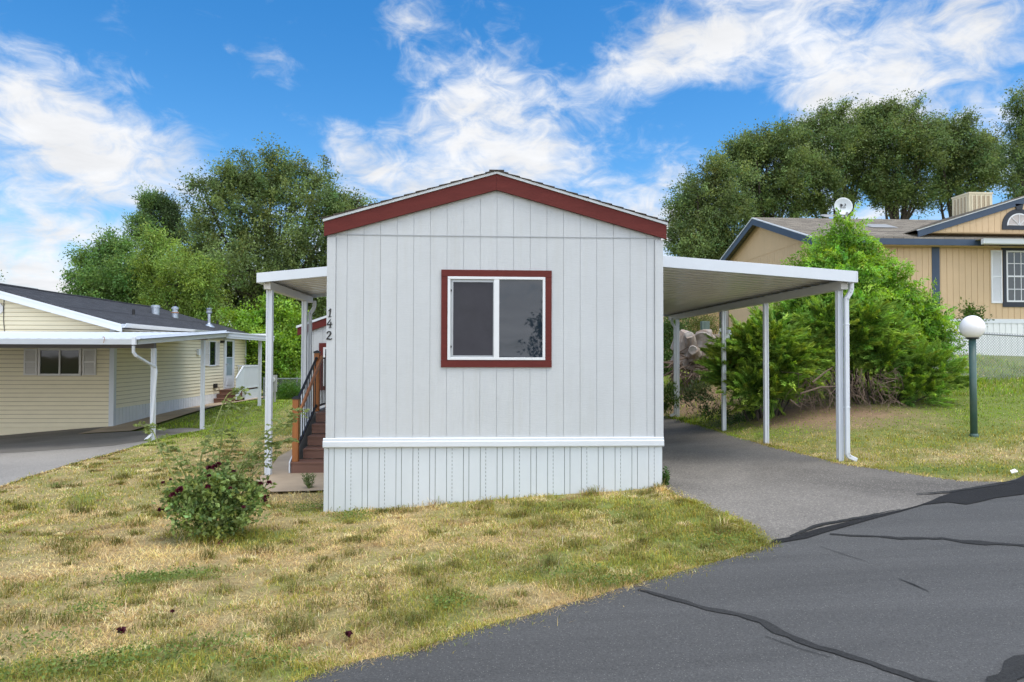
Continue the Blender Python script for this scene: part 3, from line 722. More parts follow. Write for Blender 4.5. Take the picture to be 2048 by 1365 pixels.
MB().prism([(XO2, z2B), (xw2, zt2(xw2) - hf2), (xw2, zt2(xw2)), (XO2, z2T)], lambda u, v, t: (u, t, v), YPE, YPE + .026).build('rear_fascia', m_alum, aw)
xp2 = atY(537, 700, YP + .2).x
MB().box(xp2 - .05, xp2 + .05, YP + .10, YPE - .02, z2B - .085, z2B + .03).build('beam', simple('beam_white_b', (.6, .58, .54), .45, .04, 3), aw)
for yy in (YP + .25, 12.85): flute_post(xp2, yy, Tz(xp2, yy) - .05, z2B - .082, .09).build('post', m_alum, aw)
spout(xp2 + .02, 12.95, z2B - .07, Tz(xp2, 12.9), 1, 'downspout', aw, .06)

# ------------------------------------------------------------------ entrance steps and deck
st = thing('entrance_steps', 'brown composite steps with cedar posts and black balusters beside the white home', 'steps', (-2.4, 11, Tz(-2.4, 11)))
zg = Tz(-2.4, 10.8) + .012
xs_l = atY(581, 935, 10.8).x; xs_r = XL - .012
zdeck = CZ - 1.0; nst = 5; rise = (zdeck - zg) / nst; run = .285; ys = 10.8
tb = MB(); rb = MB()
for i in range(nst):
    y0 = ys + run * i; zt_ = zg + rise * (i + 1)
    yend = y0 + run + .02 if i < nst - 1 else 14.6
    if i == 0:
        tb.box(xs_l, xs_r, y0 - .012, yend, zt_ - .028, zt_); rb.box(xs_l + .01, xs_r, y0, y0 + .02, zg - .02, zt_ - .031)
    else:
        tb.box(xs_l + .12, xs_r, y0 - .012, yend, zt_ - .028, zt_); rb.box(xs_l + .12, xs_r, y0, y0 + .02, zt_ - rise + .012, zt_ - .031)
tb.build('tread', m_deck, st, bevel=.004); rb.build('riser', m_deck, st)
strg = MB().prism([(ys - .02, zg), (ys - .02, zg + rise), (ys + run * nst, zdeck), (14.6, zdeck), (14.6, zg)], lambda u, v, t: (t, u, v), xs_l - .022, xs_l - .002)
strg.build('stringer', m_trimw, st)
pw = .089
posts = [(xs_l + .06, ys + .06, zg + rise - .0, atY(592, 799, ys + .06).z), (xs_l + .06, ys + run * 4 + .32, zdeck, atY(621, 707, 12.3).z), (xs_l + .06, 13.2, zdeck, atY(643, 711.5, 13.2).z)]
for x, y_, z0_, z1_ in posts:
    p_ = MB().box(x - pw / 2, x + pw / 2, y_ - pw / 2, y_ + pw / 2, z0_ - .0, z1_).build('post', m_wood, st, bevel=.004)
    q = pw / 2 + .008
    MB().box(x - q, x + q, y_ - q, y_ + q, z1_, z1_ + .03).add([(x-q, y_-q, z1_+.03), (x+q, y_-q, z1_+.03), (x+q, y_+q, z1_+.03), (x-q, y_+q, z1_+.03), (x, y_, z1_+.055)], [(0,1,4),(1,2,4),(2,3,4),(3,0,4)]).build('post_cap', m_black, p_)
(pa, pb, pc) = posts
def rail_panel(a, b, za0, za1, zb0, zb1, n):
    A = Vector((a[0], a[1] + pw / 2, 0)); B = Vector((b[0], b[1] - pw / 2, 0))
    for u, v in ((za1, zb1), (za0, zb0)): MB().beam(A + Vector((0, 0, u)), B + Vector((0, 0, v)), .033, .03).build('guard_rail', m_black, st)
    for i in range(n):
        t = (i + .5) / n; p = A.lerp(B, t)
        MB().tube([(p.x, p.y, za0 + (zb0 - za0) * t), (p.x, p.y, za1 + (zb1 - za1) * t)], .0095, 6).build('baluster', m_black, st)
    for P_, zz in ((A, za0), (A, za1), (B, zb0), (B, zb1)):
        MB().tube([(P_.x, P_.y - .012, zz), (P_.x, P_.y + .012, zz)], .028, 10).build('rail_bracket', m_black, st)
rail_panel(pa, pb, pa[2] + .18, pa[3] - .04, pb[2] + .1, pb[3] - .09, 9)
rail_panel(pb, pc, zdeck + .09, pb[3] - .09, zdeck + .09, pb[3] - .09, 7)
A = Vector((pa[0] + .085, pa[1] - .06, pa[3] - .17)); B = Vector((pb[0] + .085, pb[1] + .02, pb[3] - .06))
MB().beam(A, B, .035, .07).build('handrail', m_rail, st, bevel=.008)
MB().box(pb[0] + .0455, pb[0] + .1, pb[1] - .02, pb[1] + .02, pb[3] - .12, pb[3] - .05).build('rail_mount', m_rail, st)

# ------------------------------------------------------------------ left neighbour home
NX, NY, NYB = -9.85, 19.2, 29.9
RX = -13.6; LXn = 2 * RX - NX
z_e, z_r = CZ + .84, CZ + 1.98
nb = thing('neighbour_home', 'cream lap-sided mobile home with dark grey shingle roof and vents', 'mobile home', (NX, NY, Tz(NX, NY)))
zsk = atX(256, 813, NX).z; zg0 = CZ - 2.2
def rakez(x): return z_e + (z_r - z_e) * (1 - abs(x - RX) / (NX + .35 - RX))
wl = MB()
wl.prism([(LXn, zg0), (NX, zg0), (NX, rakez(NX) - .1), (RX, z_r - .1), (LXn, rakez(LXn) - .1)], lambda u, v, t: (u, t, v), NY, NYB)
exp_ = .115
zz = zsk
while zz < z_e - .02:       # right side courses
    h = min(exp_, z_e - .02 - zz)
    wl.add([(NX + .030, NY - .0, zz), (NX + .030, NYB, zz), (NX + .003, NYB, zz + h), (NX + .003, NY, zz + h), (NX, NY, zz), (NX, NYB, zz)], [(0,1,2,3), (0,4,5,1)])
    zz += exp_
zz = Tz(NX, NY) + .0
while zz < z_r - .15:       # gable front courses, cut at the rake
    h = exp_
    xr = NX if zz + h < rakez(NX) - .1 else RX + (NX + .35 - RX) * (1 - (zz + h + .1 - z_e) / (z_r - z_e))
    xl = 2 * RX - xr
    if xr > RX + .05:
        wl.add([(xl, NY - .030, zz), (xr, NY - .030, zz), (xr, NY - .003, zz + h), (xl, NY - .003, zz + h), (xl, NY, zz), (xr, NY, zz)], [(0,1,2,3), (0,4,5,1)])
    zz += exp_
wl.build('wall', m_cream, nb)
lj = MB(); zz = zsk + exp_  # brown strips painted in as the shadow line under each lap
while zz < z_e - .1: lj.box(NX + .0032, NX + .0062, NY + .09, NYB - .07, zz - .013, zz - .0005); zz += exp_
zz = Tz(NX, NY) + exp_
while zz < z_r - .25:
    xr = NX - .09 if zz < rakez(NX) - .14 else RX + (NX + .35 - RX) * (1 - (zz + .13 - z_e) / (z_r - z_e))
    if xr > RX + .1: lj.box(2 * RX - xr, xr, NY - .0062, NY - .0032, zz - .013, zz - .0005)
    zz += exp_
ljo = lj.build('lap_shadow', simple('lap_shade', (.33, .26, .16), .9, .25, 3), nb)
MB().box(NX - .09, NX + .036, NY - .044, NY + .09, Tz(NX, NY) - .05, z_e - .0).build('corner_trim', m_trimw, nb)
MB().box(NX - .02, NX + .038, NYB - .07, NYB + .03, zsk - .1, z_e - .02).build('corner_trim', m_trimw, nb)
skn = MB(); y = NY + .1
skn.box(NX + .0, NX + .012, NY + .09, NYB, zg0, zsk - .003)
while y < NYB - .1:
    skn.box(NX + .012, NX + .024, y, y + .17, zg0, zsk - .004); y += .19
skn.build('skirting', m_skirt2, nb)
ro = MB()
for sgn in (-1, 1):
    xe = RX + sgn * (NX + .35 - RX); n = 28
    for i in range(n):
        t0, t1 = i / n, (i + 1) / n
        xa_, xb_ = xe + (RX - xe) * t0, xe + (RX - xe) * t1; za_, zb_ = z_e + (z_r - z_e) * t0, z_e + (z_r - z_e) * t1
        ro.prism([(xa_, za_ - .03), (xb_, zb_ - .03), (xb_, zb_ + .004), (xa_, za_ + .014)], lambda u, v, t: (u, t, v), NY - .33 + (i % 2) * .006, NYB + .35)
y = NY - .34
while y < NYB + .3: ro.box(RX - .13, RX + .13, y, y + .2, z_r - .01, z_r + .02 + .012 * (int(y * 10) % 2)); y += .21
ro.build('roof', m_nroof, nb)
fs = MB()
for sgn in (-1, 1):
    xe = RX + sgn * (NX + .38 - RX)
    fs.prism([(xe, z_e - .24), (RX, z_r - .24), (RX, z_r - .035), (xe, z_e - .035)], lambda u, v, t: (u, t, v), NY - .37, NY - .335)
    fs.prism([(xe, z_e - .085), (RX, z_r - .085), (RX, z_r - .03), (xe, z_e - .03)], lambda u, v, t: (u, t, v), NY - .38, NY - .3705)
fs.build('rake_board', m_trimw, nb)
MB().prism([(NX + .02, z_e - .13), (NX + .36, z_e - .13), (NX + .36, z_e - .115), (NX + .02, z_e - .115)], lambda u, v, t: (u, t, v), NY - .33, NYB + .3).build('soffit', m_trimw, nb)
MB().prism([(NX + .37, z_e - .12), (NX + .44, z_e - .12), (NX + .5, z_e - .01), (NX + .48, z_e - .005), (NX + .43, z_e - .1), (NX + .38, z_e - .1), (NX + .38, z_e - .02), (NX + .37, z_e - .02)], lambda u, v, t: (u, t, v), NY - .33, NYB + .3).build('gutter', m_trimw, nb)
# front window with shutters
def wrect(x0p, x1p, ytp, ybp, Y): 
    a = atY(x0p, ytp, Y); b = atY(x1p, ybp, Y); return a.x, b.x, b.z, a.z
def frame_y(x0, x1, z0, z1, Y, w=.05, d=.03): 
    return MB().box(x0, x1, Y - d, Y + .01, z1 - w, z1).box(x0, x1, Y - d, Y + .01, z0, z0 + w).box(x0, x0 + w, Y - d + .001, Y + .01, z0 + w, z1 - w).box(x1 - w, x1, Y - d + .001, Y + .01, z0 + w, z1 - w)
def shutter_y(x0, x1, z0, z1, Y, mat, parent, split=True):
    mb = frame_y(x0, x1, z0, z1, Y, .045, .03)
    zs = [(z0 + .045, (z0 + z1) / 2 - .02), ((z0 + z1) / 2 + .02, z1 - .045)]
    mb.box(x0 + .045, x1 - .045, Y - .029, Y + .01, (z0 + z1) / 2 - .02, (z0 + z1) / 2 + .02)
    for a, b in zs:
        z = a
        while z < b:
            mb.add([(x0 + .045, Y - .024, z), (x1 - .045, Y - .024, z), (x1 - .045, Y - .008, min(z + .03, b)), (x0 + .045, Y - .008, min(z + .03, b)), (x0 + .045, Y - .004, z), (x1 - .045, Y - .004, z)], [(0,1,2,3), (0,4,5,1)]); z += .033
    return mb.build('shutter', mat, parent)
Yf = NY - .035
x0, x1, z0, z1 = wrect(78, 163, 697, 752, Yf)
wf = frame_y(x0, x1, z0, z1, Yf, .055, .04).box((x0 + x1) / 2 - .02, (x0 + x1) / 2 + .02, Yf - .038, Yf + .01, z0 + .055, z1 - .055).build('window', m_shut, nb)
MB().box(x0 + .05, x1 - .05, Yf - .012, Yf + .006, z0 + .05, z1 - .05).build('pane', m_glass, wf)
for a, b in ((49, 75), (166, 192.5)):
    q = wrect(a, b, 698, 751, Yf); shutter_y(q[0], q[1], q[2], q[3], Yf, m_shut, nb)
# gable octagon vent and cable
oc = atY(-7, 618, NY - .03); r_ = .19
MB().prism([(oc.x + r_ * math.cos(t), oc.z + r_ * math.sin(t)) for t in [math.pi / 8 + k * math.pi / 4 for k in range(8)]], lambda u, v, t: (u, t, v), NY - .05, NY).build('gable_vent', m_shut, nb)
c0 = atY(8, 598, NY - .03); c1 = atY(9, 663, NY - .03); cm = atY(7, 640, NY - .03)
MB().tube([c0, cm, c1], .009, 6).build('cable', m_black, nb)
# side window, door, light
def fy(px, X): return atX(px, 700, X).y
XN = NX + .03
def frame_x(y0, y1, z0, z1, X, w=.05, d=.03):
    return MB().box(X - .01, X + d, y0, y1, z1 - w, z1).box(X - .01, X + d, y0, y1, z0, z0 + w).box(X - .01, X + d - .001, y0, y0 + w, z0 + w, z1 - w).box(X - .01, X + d - .001, y1 - w, y1, z0 + w, z1 - w)
def shutter_x(y0, y1, z0, z1, X):
    mb = frame_x(y0, y1, z0, z1, X, .05, .028).box(X - .01, X + .027, y0 + .05, y1 - .05, (z0 + z1) / 2 - .02, (z0 + z1) / 2 + .02)
    z = z0 + .05
    while z < z1 - .06:
        mb.add([(X + .02, y0 + .05, z), (X + .02, y1 - .05, z), (X + .006, y1 - .05, z + .03), (X + .006, y0 + .05, z + .03)], [(0,1,2,3)]); z += .034
    mb.build('shutter', m_shut, nb)
zt_, zb_ = CZ + .5, CZ - .42
ya, yb = fy(409.5, XN), fy(438, XN)
shutter_x(ya, ya + .36, zb_, zt_, XN); shutter_x(yb - .36, yb, zb_, zt_, XN)
wf = frame_x(ya + .36, yb - .36, zb_ - .02, zt_ + .02, XN, .05, .035).build('window', m_trimw, nb)
MB().box(XN - .01, XN + .01, ya + .4, yb - .4, zb_ + .02, zt_ - .02).build('pane', m_glass, wf)
ya, yb = fy(449, XN), fy(466, XN); zd0, zd1 = CZ - 1.33, CZ + .62
df = frame_x(ya - .07, yb + .07, zd0 - .02, zd1 + .07, XN, .07, .045).build('door_frame', m_trimw, nb)
do = MB().box(XN - .01, XN + .03, ya, yb, zd0, zd1).build('door', m_trimw, nb)
MB().box(XN + .029, XN + .036, ya + .16, yb - .16, zd0 + .5, zd1 - .75).build('lower_pane', simple('door_glass', (.25, .33, .36), .1), do)
MB().box(XN + .029, XN + .036, ya + .16, yb - .16, zd1 - .72, zd1 - .1).build('upper_pane', m_glass, do)
MB().box(XN + .03, XN + .05, ya + .2, yb - .2, zd0 + .12, zd0 + .4).build('panel', m_trimw, do)
MB().tube([(XN + .03, ya + .1, zd0 + .95), (XN + .09, ya + .1, zd0 + .95), (XN + .09, ya + .2, zd0 + .95)], .02, 8).build('handle', m_alu, do)
pl = atX(396, 704, XN)
MB().box(XN - .01, XN + .06, pl.y - .09, pl.y + .09, pl.z - .12, pl.z + .1).build('wall_box', m_trimw, nb)
pl = atX(429, 772, XN)
ob = MB().box(XN - .01, XN + .07, pl.y - .12, pl.y + .12, pl.z - .08, pl.z + .08).build('outlet', m_black, nb)
MB().tube([(XN + .08, pl.y + .1, pl.z), (XN + .12, pl.y + .35, pl.z - .3), (XN + .08, pl.y + .2, pl.z - .7)], .008, 5).build('cord', m_rust, ob)
pl = atX(442, 684, XN); MB().box(XN - .01, XN + .12, pl.y - .06, pl.y + .06, pl.z - .05, pl.z + .05).build('porch_camera', m_black, nb)
# roof vents (on the right slope)
def on_roof(px, py):
    # intersect ray with right slope plane of the roof
    n = Vector((z_r - z_e, 0, NX + .35 - RX)); n.normalize(); p = Vector((RX, 0, z_r)); d = ray(px, py); o = Vector((0, 0, CZ))
    return o + d * ((p - o).dot(n) / d.dot(n))
b = on_roof(311, 629)
MB().lathe((b.x, b.y, b.z - .1), [(.13, 0), (.13, .34), (.155, .34), (.155, .42), (.10, .44)], 16).build('roof_vent', m_gal, nb, smooth=False)
b = on_roof(350, 636)
v_ = MB().lathe((b.x, b.y, b.z - .1), [(.115, 0), (.115, .27), (.14, .28), (.14, .33), (.1, .34), (.1, .42), (.125, .43), (.125, .5), (.05, .54)], 16).build('roof_vent', m_gal, nb)
MB().lathe((b.x, b.y, b.z + .18), [(.142, 0), (.142, .035)], 16).build('rust_band', m_rust, v_)
b = on_roof(418, 653)
MB().lathe((b.x, b.y, b.z - .06), [(.22, 0), (.2, .05), (.07, .16), (.055, .18), (.055, .55), (.08, .56), (.11, .6), (.11, .64), (.08, .64), (.1, .74), (.12, .75), (.05, .78)], 16).build('flue_pipe', m_gal, nb)
for px, py in ((267, 631), (435, 650)):
    b = on_roof(px, py); MB().lathe((b.x, b.y, b.z - .03), [(.12, 0), (.06, .05), (.045, .05), (.045, .22)], 10).build('vent_pipe', m_black, nb)

# neighbour carport (front) and side awning as one structure
nc = thing('neighbour_carport', 'low white carport with gutter wrapping the cream neighbouring home', 'carport', (-7, 15, Tz(-7, 15)))
NXo = -6.77; NYc = 14.0
zf_t, zf_b = CZ + .36, CZ + .195; zb_t = CZ + .66
# pans slope down to the front: ribs run along y
mbp = MB(); x = -20.0; prof = []
while x < NXo - .03:
    prof += [(x, 0), (x + .1, 0), (x + .115, .014), (x + .185, .014)]; x += .2
vs = []; f_ = []
for xx, d in prof: vs += [(xx, NYc + .03, zf_t - .06 + d), (xx, NY - .02, zb_t - .06 + d)]
for i in range(len(prof) - 1): f_.append((2*i, 2*i+1, 2*i+3, 2*i+2))
mbp.add(vs, f_)
vs = [(v[0], v[1], v[2] - .02) for v in vs]; mbp.add(vs, f_)
mbp.build('roof_panel', m_alum, nc)
g = MB().prism([(-.02, 0), (-.10, 0), (-.115, .05), (-.115, .055), (-.13, .10), (-.13, .115), (-.118, .115), (-.118, .105), (-.02, .105)], lambda u, v, t: (t, NYc + .12 + u, zf_b + v), -20, NXo + .0).build('gutter', m_alum, nc)
MB().box(NXo - .06, NXo + .006, NYc - .02, NYc + .06, zf_b - .004, zf_b + .14).build('gutter_cap', m_trimw, nc)
MB().prism([(NYc + .06, zf_b + .0), (NY - .2, zb_t - .18), (NY - .2, zb_t), (NYc + .06, zf_b + .165)], lambda u, v, t: (t, u, v), NXo - .03, NXo).prism(
    [(NYc + .06, zf_b + .09), (NY - .2, zb_t - .09), (NY - .2, zb_t - .055), (NYc + .06, zf_b + .125)], lambda u, v, t: (t, u, v), NXo, NXo + .012).build('side_fascia', m_alum, nc)
yS0, yS1 = NY - .16, 23.4
MB().box(NXo - .03, NXo, yS0, yS1, CZ + .445, CZ + .625).box(NXo, NXo + .03, yS0, yS1, CZ + .59, CZ + .625).box(NXo, NXo + .014, yS0, yS1, CZ + .50, CZ + .545).build('awning_fascia', m_alum, nc)
pan_roof(MB(), NX + .05, CZ + .66, NXo - .03, CZ + .53, yS0, yS1, .2, .03, .02).build('awning_panel', m_pan, nc)
MB().box(NX + .05, NXo - .035, yS1 - .03, yS1, CZ + .5, CZ + .7).build('awning_end', m_alum, nc)
MB().box(-20, -6.98, 15.25, 15.37, zf_b + .02 - .085, zf_b + .06).build('beam', simple('grey_beam', (.13, .12, .12), .6), nc)
MB().box(NX + .1, -6.9, 17.95, 18.05, CZ + .37, CZ + .47).build('beam', simple('tan_beam', (.3, .26, .22), .6), nc)
flute_post(-7.0, 15.3, Tz(-7, 15.3) - .05, zf_b - .06, .085).build('post', m_alum, nc)
flute_post(-7.0, 18.0, Tz(-7, 18.0) - .05, CZ + .37, .085).build('post', m_alum, nc)
flute_post(-6.95, 22.5, Tz(-7, 22.5) - .05, CZ + .45, .085).build('post', m_alum, nc)
flute_post(-6.85, 23.3, Tz(-7, 23.3) - .05, CZ + .45, .085).build('post', m_alum, nc)
dsp = [atY(267, 692, NYc + .05), atY(267, 705, NYc + .1), atY(272, 712, NYc + .15), atY(311, 735, 15.2), atY(312, 745, 15.2), (-7.0, 15.21, Tz(-7, 15.2) + .12), (-7.08, 15.15, Tz(-7, 15.2) + .03)]
sweep(MB(), dsp, .052, .045).build('downspout', m_alum, nc, bevel=.008)
hk = atY(210, 678, NYc - .02)
MB().tube([hk + Vector((-.03, -.02, .02)), hk + Vector((-.02, -.03, .04)), hk + Vector((0, -.03, .035)), hk + Vector((.0, -.02, .0)), hk + Vector((-.02, -.01, -.08))], .006, 6).build('hook', m_rust, nc)

# neighbour entrance steps
ns = thing('neighbour_steps', 'brown three-step stair with white picket railing at the cream home door', 'steps', (-9.4, 26.5, Tz(-9.4, 26.5)))
zl = CZ - 1.36; zgn = Tz(-9.4, 26.2); sx0, sx1 = NX + .03, -8.95
t_ = MB(); r__ = (zl - zgn) / 3
for i in range(3):
    y0 = 26.3 + .28 * i; z_ = zgn + r__ * (i + 1); ye = y0 + .3 if i < 2 else 28.9
    t_.box(sx0, sx1, y0, ye, z_ - .03, z_); t_.box(sx0 + .01, sx1 - .01, y0 + .015, y0 + .035, zgn - .05, z_ - .032)
t_.build('tread', m_deck, ns)
MB().box(sx1 - .03, sx1 + .0, 27.2, 28.9, zgn - .1, zl - .002).build('skirt_panel', m_skirt, ns)
rl = MB()
y = 27.0
rl.beam((sx1, 26.95, zl + .9), (sx1, 28.85, zl + .9), .05, .06); rl.beam((sx1, 26.95, zl + .06), (sx1, 28.85, zl + .06), .04, .05)
while y < 28.85: rl.box(sx1 - .012, sx1 + .012, y - .03, y + .03, zl + .06, zl + .88); y += .1
rl.beam((sx0, 28.85, zl + .9), (sx1, 28.85, zl + .9), .05, .06); x = sx0 + .06
while x < sx1: rl.box(x - .02, x + .02, 28.84, 28.86, zl, zl + .88); x += .13
# sloping part down the stair
for i in range(8):
    t = i / 7; yy = 26.2 + .72 * t; zb__ = zgn + .12 + (zl + .0 - zgn - .05) * t; rl.box(sx1 - .012, sx1 + .012, yy - .05, yy + .052, zb__, zb__ + .78)
rl.beam((sx1, 26.15, zgn + .9), (sx1, 26.95, zl + .9), .05, .06)
rl.build('railing', m_trimw, ns)
mt = thing('meter_pedestal', 'grey electric meter pedestal beside the far awning post', 'electric meter', (-6.95, 23.75, Tz(-7, 23.75)))
p = atY(546.5, 770, 23.75); zg_ = Tz(-7, 23.75)
MB().box(p.x - .12, p.x + .12, 23.68, 23.8, zg_ + .35, p.z + .33).build('cabinet', m_boxs, mt, bevel=.01)
MB().box(p.x - .09, p.x - .03, 23.7, 23.76, zg_ - .05, zg_ + .352).box(p.x + .03, p.x + .09, 23.7, 23.76, zg_ - .05, zg_ + .352).build('leg', m_boxs, mt)
MB().prism([(p.x + .09 * math.cos(k * math.pi / 8), p.z + .18 + .09 * math.sin(k * math.pi / 8)) for k in range(16)], lambda u, v, t: (u, t, v), 23.62, 23.682).build('meter', m_winframe, mt)
MB().prism([(p.x + .045 * math.cos(k * math.pi / 8), p.z + .18 + .045 * math.sin(k * math.pi / 8)) for k in range(16)], lambda u, v, t: (u, t, v), 23.612, 23.6195).build('dial', m_boxs, mt)
hb = thing('hose_bin', 'small grey bin standing on the landing of the neighbour steps', 'bin', (-9.35, 27.9, zl))
MB().lathe((-9.35, 27.9, zl), [(.12, 0), (.15, .38), (.16, .4), (.13, .41)], 14).build('body', m_gal, hb)

# ------------------------------------------------------------------ tan house on the right
TX, TY = 10.8, 21.0; TYB = 29.6; TX1 = 25.0; TRY = 25.2
tze, tzr = CZ + 3.74, CZ + 5.24
th = thing('tan_house', 'tan house with slate blue trim up the bank on the right', 'house', (TX, TY, Tz(TX, TY)))
tzb = atY(1990, 638.5, TY).z
tw = MB()
tw.prism([(TY + .014, CZ - 1.5), (TYB, CZ - 1.5), (TYB, tze - .15), (TRY, tzr - .15), (TY + .014, tze - .15)], lambda u, v, t: (t, u, v), TX + .014, TX1)
x = TX
while x < TX1 - .2:
    tw.box(x + .007, x + .198, TY, TY + .016, tzb, tze - .16); x += .203
y = TY
zroof_t = lambda yy: tze + (tzr - tze) * (1 - abs(yy - TRY) / (TRY - TY + .3)) 
zsm = tze + .05
while y < TYB - .05:
    y1 = min(y + .2, TYB)
    tw.box(TX, TX + .016, y + .012, y1, tzb, zsm - .02)
    za_, zb_ = zroof_t(y + .004) - .1, zroof_t(y1) - .1
    if max(za_, zb_) > zsm + .02: tw.prism([(y + .004, zsm), (y1, zsm), (y1, max(zb_, zsm + .001)), (y + .004, max(za_, zsm + .001))], lambda u, v, t: (t, u, v), TX, TX + .016)
    y += .203
tw.build('wall', m_tan, th)
# skirting
ts = MB(); x = TX; 
ts.box(TX + .002, TX1, TY + .002, TY + .02, CZ - 1.2, tzb - .14); ts.box(TX + .002, TX + .02, TY + .0205, TYB, CZ - 1.2, tzb - .14)
while x < TX1: ts.box(x, x + .12, TY - .012, TY + .001, CZ - 1.2, tzb - .14); x += .2
y = TY
while y < TYB: ts.box(TX - .012, TX + .001, y, y + .12, CZ - 1.2, tzb - .14); y += .2
ts.build('skirting', m_skirt2, th)
MB().box(TX - .02, TX1, TY - .025, TY - .0125, tzb - .14, tzb + .0).box(TX - .025, TX - .0125, TY - .012, TYB, tzb - .14, tzb).build('skirt_band', m_trimw, th)
# roof slopes (ridge along x)
rr = MB()
for sgn in (-1, 1):
    ye = TRY + sgn * (TRY - TY + .32); n = 26
    for i in range(n):
        t0, t1 = i / n, (i + 1) / n
        a_, b_ = ye + (TRY - ye) * t0, ye + (TRY - ye) * t1; za_, zb_ = tze + (tzr - tze) * t0, tze + (tzr - tze) * t1
        rr.prism([(a_, za_ - .04), (b_, zb_ - .04), (b_, zb_ + .003), (a_, za_ + .014)], lambda u, v, t: (t, u, v), TX - .3, TX1)
rr.build('roof', m_troof, th)
bl = MB()
for sgn in (-1, 1):
    ye = TRY + sgn * (TRY - TY + .34)
    bl.prism([(ye, tze - .28), (TRY, tzr - .28), (TRY, tzr - .045), (ye, tze - .045)], lambda u, v, t: (t, u, v), TX - .34, TX - .305)
bl.box(TX - .3, atY(1967, 470, TY - .35).x, TY - .36, TY - .325, tze - .24, tze - .045)
bl.build('fascia', m_blue, th)
wd = MB()
for sgn in (-1, 1):
    ye = TRY + sgn * (TRY - TY + .345)
    wd.prism([(ye, tze - .043), (TRY, tzr - .043), (TRY, tzr - .005), (ye, tze - .005)], lambda u, v, t: (t, u, v), TX - .36, TX - .306)
wd.build('drip_edge', m_trimw, th)
MB().box(TX - .25, TX1, TY - .324, TY, tze - .25, tze - .24).build('soffit', m_tan, th)
gx0 = atY(1968, 470, TY - .75).x
MB().prism([(0, 0), (-.1, .02), (-.12, .12), (-.14, .17), (0, .17)], lambda u, v, t: (t, TY - .62 + u, tze - .25 + v), gx0, TX1).build('gutter', m_trimw, th)
MB().box(gx0, TX1, TY - .62, TY - .325, tze - .085, tze - .07).build('porch_roof', m_troof, th)
# vertical trim
vx = atY(1871, 520, TY).x
MB().box(vx - .125, vx + .125, TY - .02, TY - .0, tzb, tze - .25).build('wall_trim', m_blue, th)
MB().box(TX - .02, TX + .1, TY - .02, TY + .12, tzb, tze - .25).build('corner_trim', m_navy, th)
MB().box(TX - .02, TX - .0005, TYB - .22, TYB + .02, tzb - .6, tze - .25).build('corner_trim', m_navy, th)
# window and shutter
x0, x1, z0, z1 = wrect(2011, 2085, 502, 605, TY)
fw_ = frame_y(x0, x1, z0, z1, TY - .004, .05, .03)
zm = (z0 + z1) / 2
fw_.box(x0 + .05, x1 - .05, TY - .033, TY + .01, zm - .025, zm + .025)
for k in range(1, 5): 
    xx = x0 + .05 + (x1 - x0 - .1) * k / 5; fw_.box(xx - .012, xx + .012, TY - .02, TY + .005, z0 + .05, z1 - .05)
for a in (.25, .75): fw_.box(x0 + .05, x1 - .05, TY - .019, TY + .005, z0 + (z1 - z0) * a - .012, z0 + (z1 - z0) * a + .012)
wo = fw_.build('window', m_winframe, th)
MB().box(x0 + .04, x1 - .04, TY - .012, TY - .001, z0 + .04, z1 - .04).build('pane', glass('blue_glass', (.03, .045, .055), .08), wo)
sb = MB().box(x0 - .1, x0 - .002, TY - .03, TY, z0, z1).box(x0 - .12, x1 + .12, TY - .031, TY, z0 - .16, z0 - .002)
sb.prism([(x0 - .1, z1 + .002), (x1 + .1, z1 + .002), (x1 + .22, z1 + .17), (x0 - .22, z1 + .17)], lambda u, v, t: (u, t, v), TY - .045, TY)
sb.build('window_trim', m_navy, wo)
q = wrect(1981, 2004, 501, 607, TY); shutter_y(q[0], q[1], q[2], q[3], TY - .001, m_winframe, th)
# front dormer gable
DYf = TY - .3
dl = atY(1836, 462, DYf); dslope = .315; xap = atY(2105, 440, DYf).x; xrr = 2 * xap - dl.x
dz = lambda xx: dl.z + dslope * ((xx - dl.x) if xx < xap else (xrr - xx))
dg = MB(); xx = dl.x + .3
dg.prism([(dl.x + .3, dl.z - .05), (xrr - .3, dl.z - .05), (xap, dz(xap) - .1)], lambda u, v, t: (u, t, v), DYf + .04, TRY)
while xx < xrr - .5:
    ztop_ = min(dz(xx + .004), dz(xx + .198)) - .1
    dg.box(xx + .004, xx + .198, DYf + .026, DYf + .042, dl.z - .02, max(ztop_, dl.z - .01)); xx += .203
dgo = dg.build('dormer', m_tan, th)
db = MB(); dw = MB(); dd = MB()
for sgn, xe in ((1, dl.x), (-1, xrr)):
    db.prism([(xe, dl.z - .2), (xap, dz(xap) - .2), (xap, dz(xap) + .0), (xe, dl.z + .0)], lambda u, v, t: (u, t, v), DYf - .02, DYf + .02)
    dw.prism([(xe - sgn * .02, dl.z + .002), (xap, dz(xap) + .002), (xap, dz(xap) + .035), (xe - sgn * .02, dl.z + .035)], lambda u, v, t: (u, t, v), DYf - .035, DYf + .03)
    n = 12
    for i in range(n):
        t0, t1 = i / n, (i + 1) / n; a_, b_ = xe + (xap - xe) * t0, xe + (xap - xe) * t1; za_, zb_ = dz(a_) + .036, dz(b_) + .036
        dd.prism([(a_, za_), (b_, zb_), (b_, zb_ + .006), (a_, za_ + .022)], lambda u, v, t: (u, t, v), DYf - .045 - (i % 2) * .004, TRY + .2)
db.build('fascia', m_blue, dgo); dw.build('drip_edge', m_trimw, dgo); dd.build('roof', m_troof, dgo)
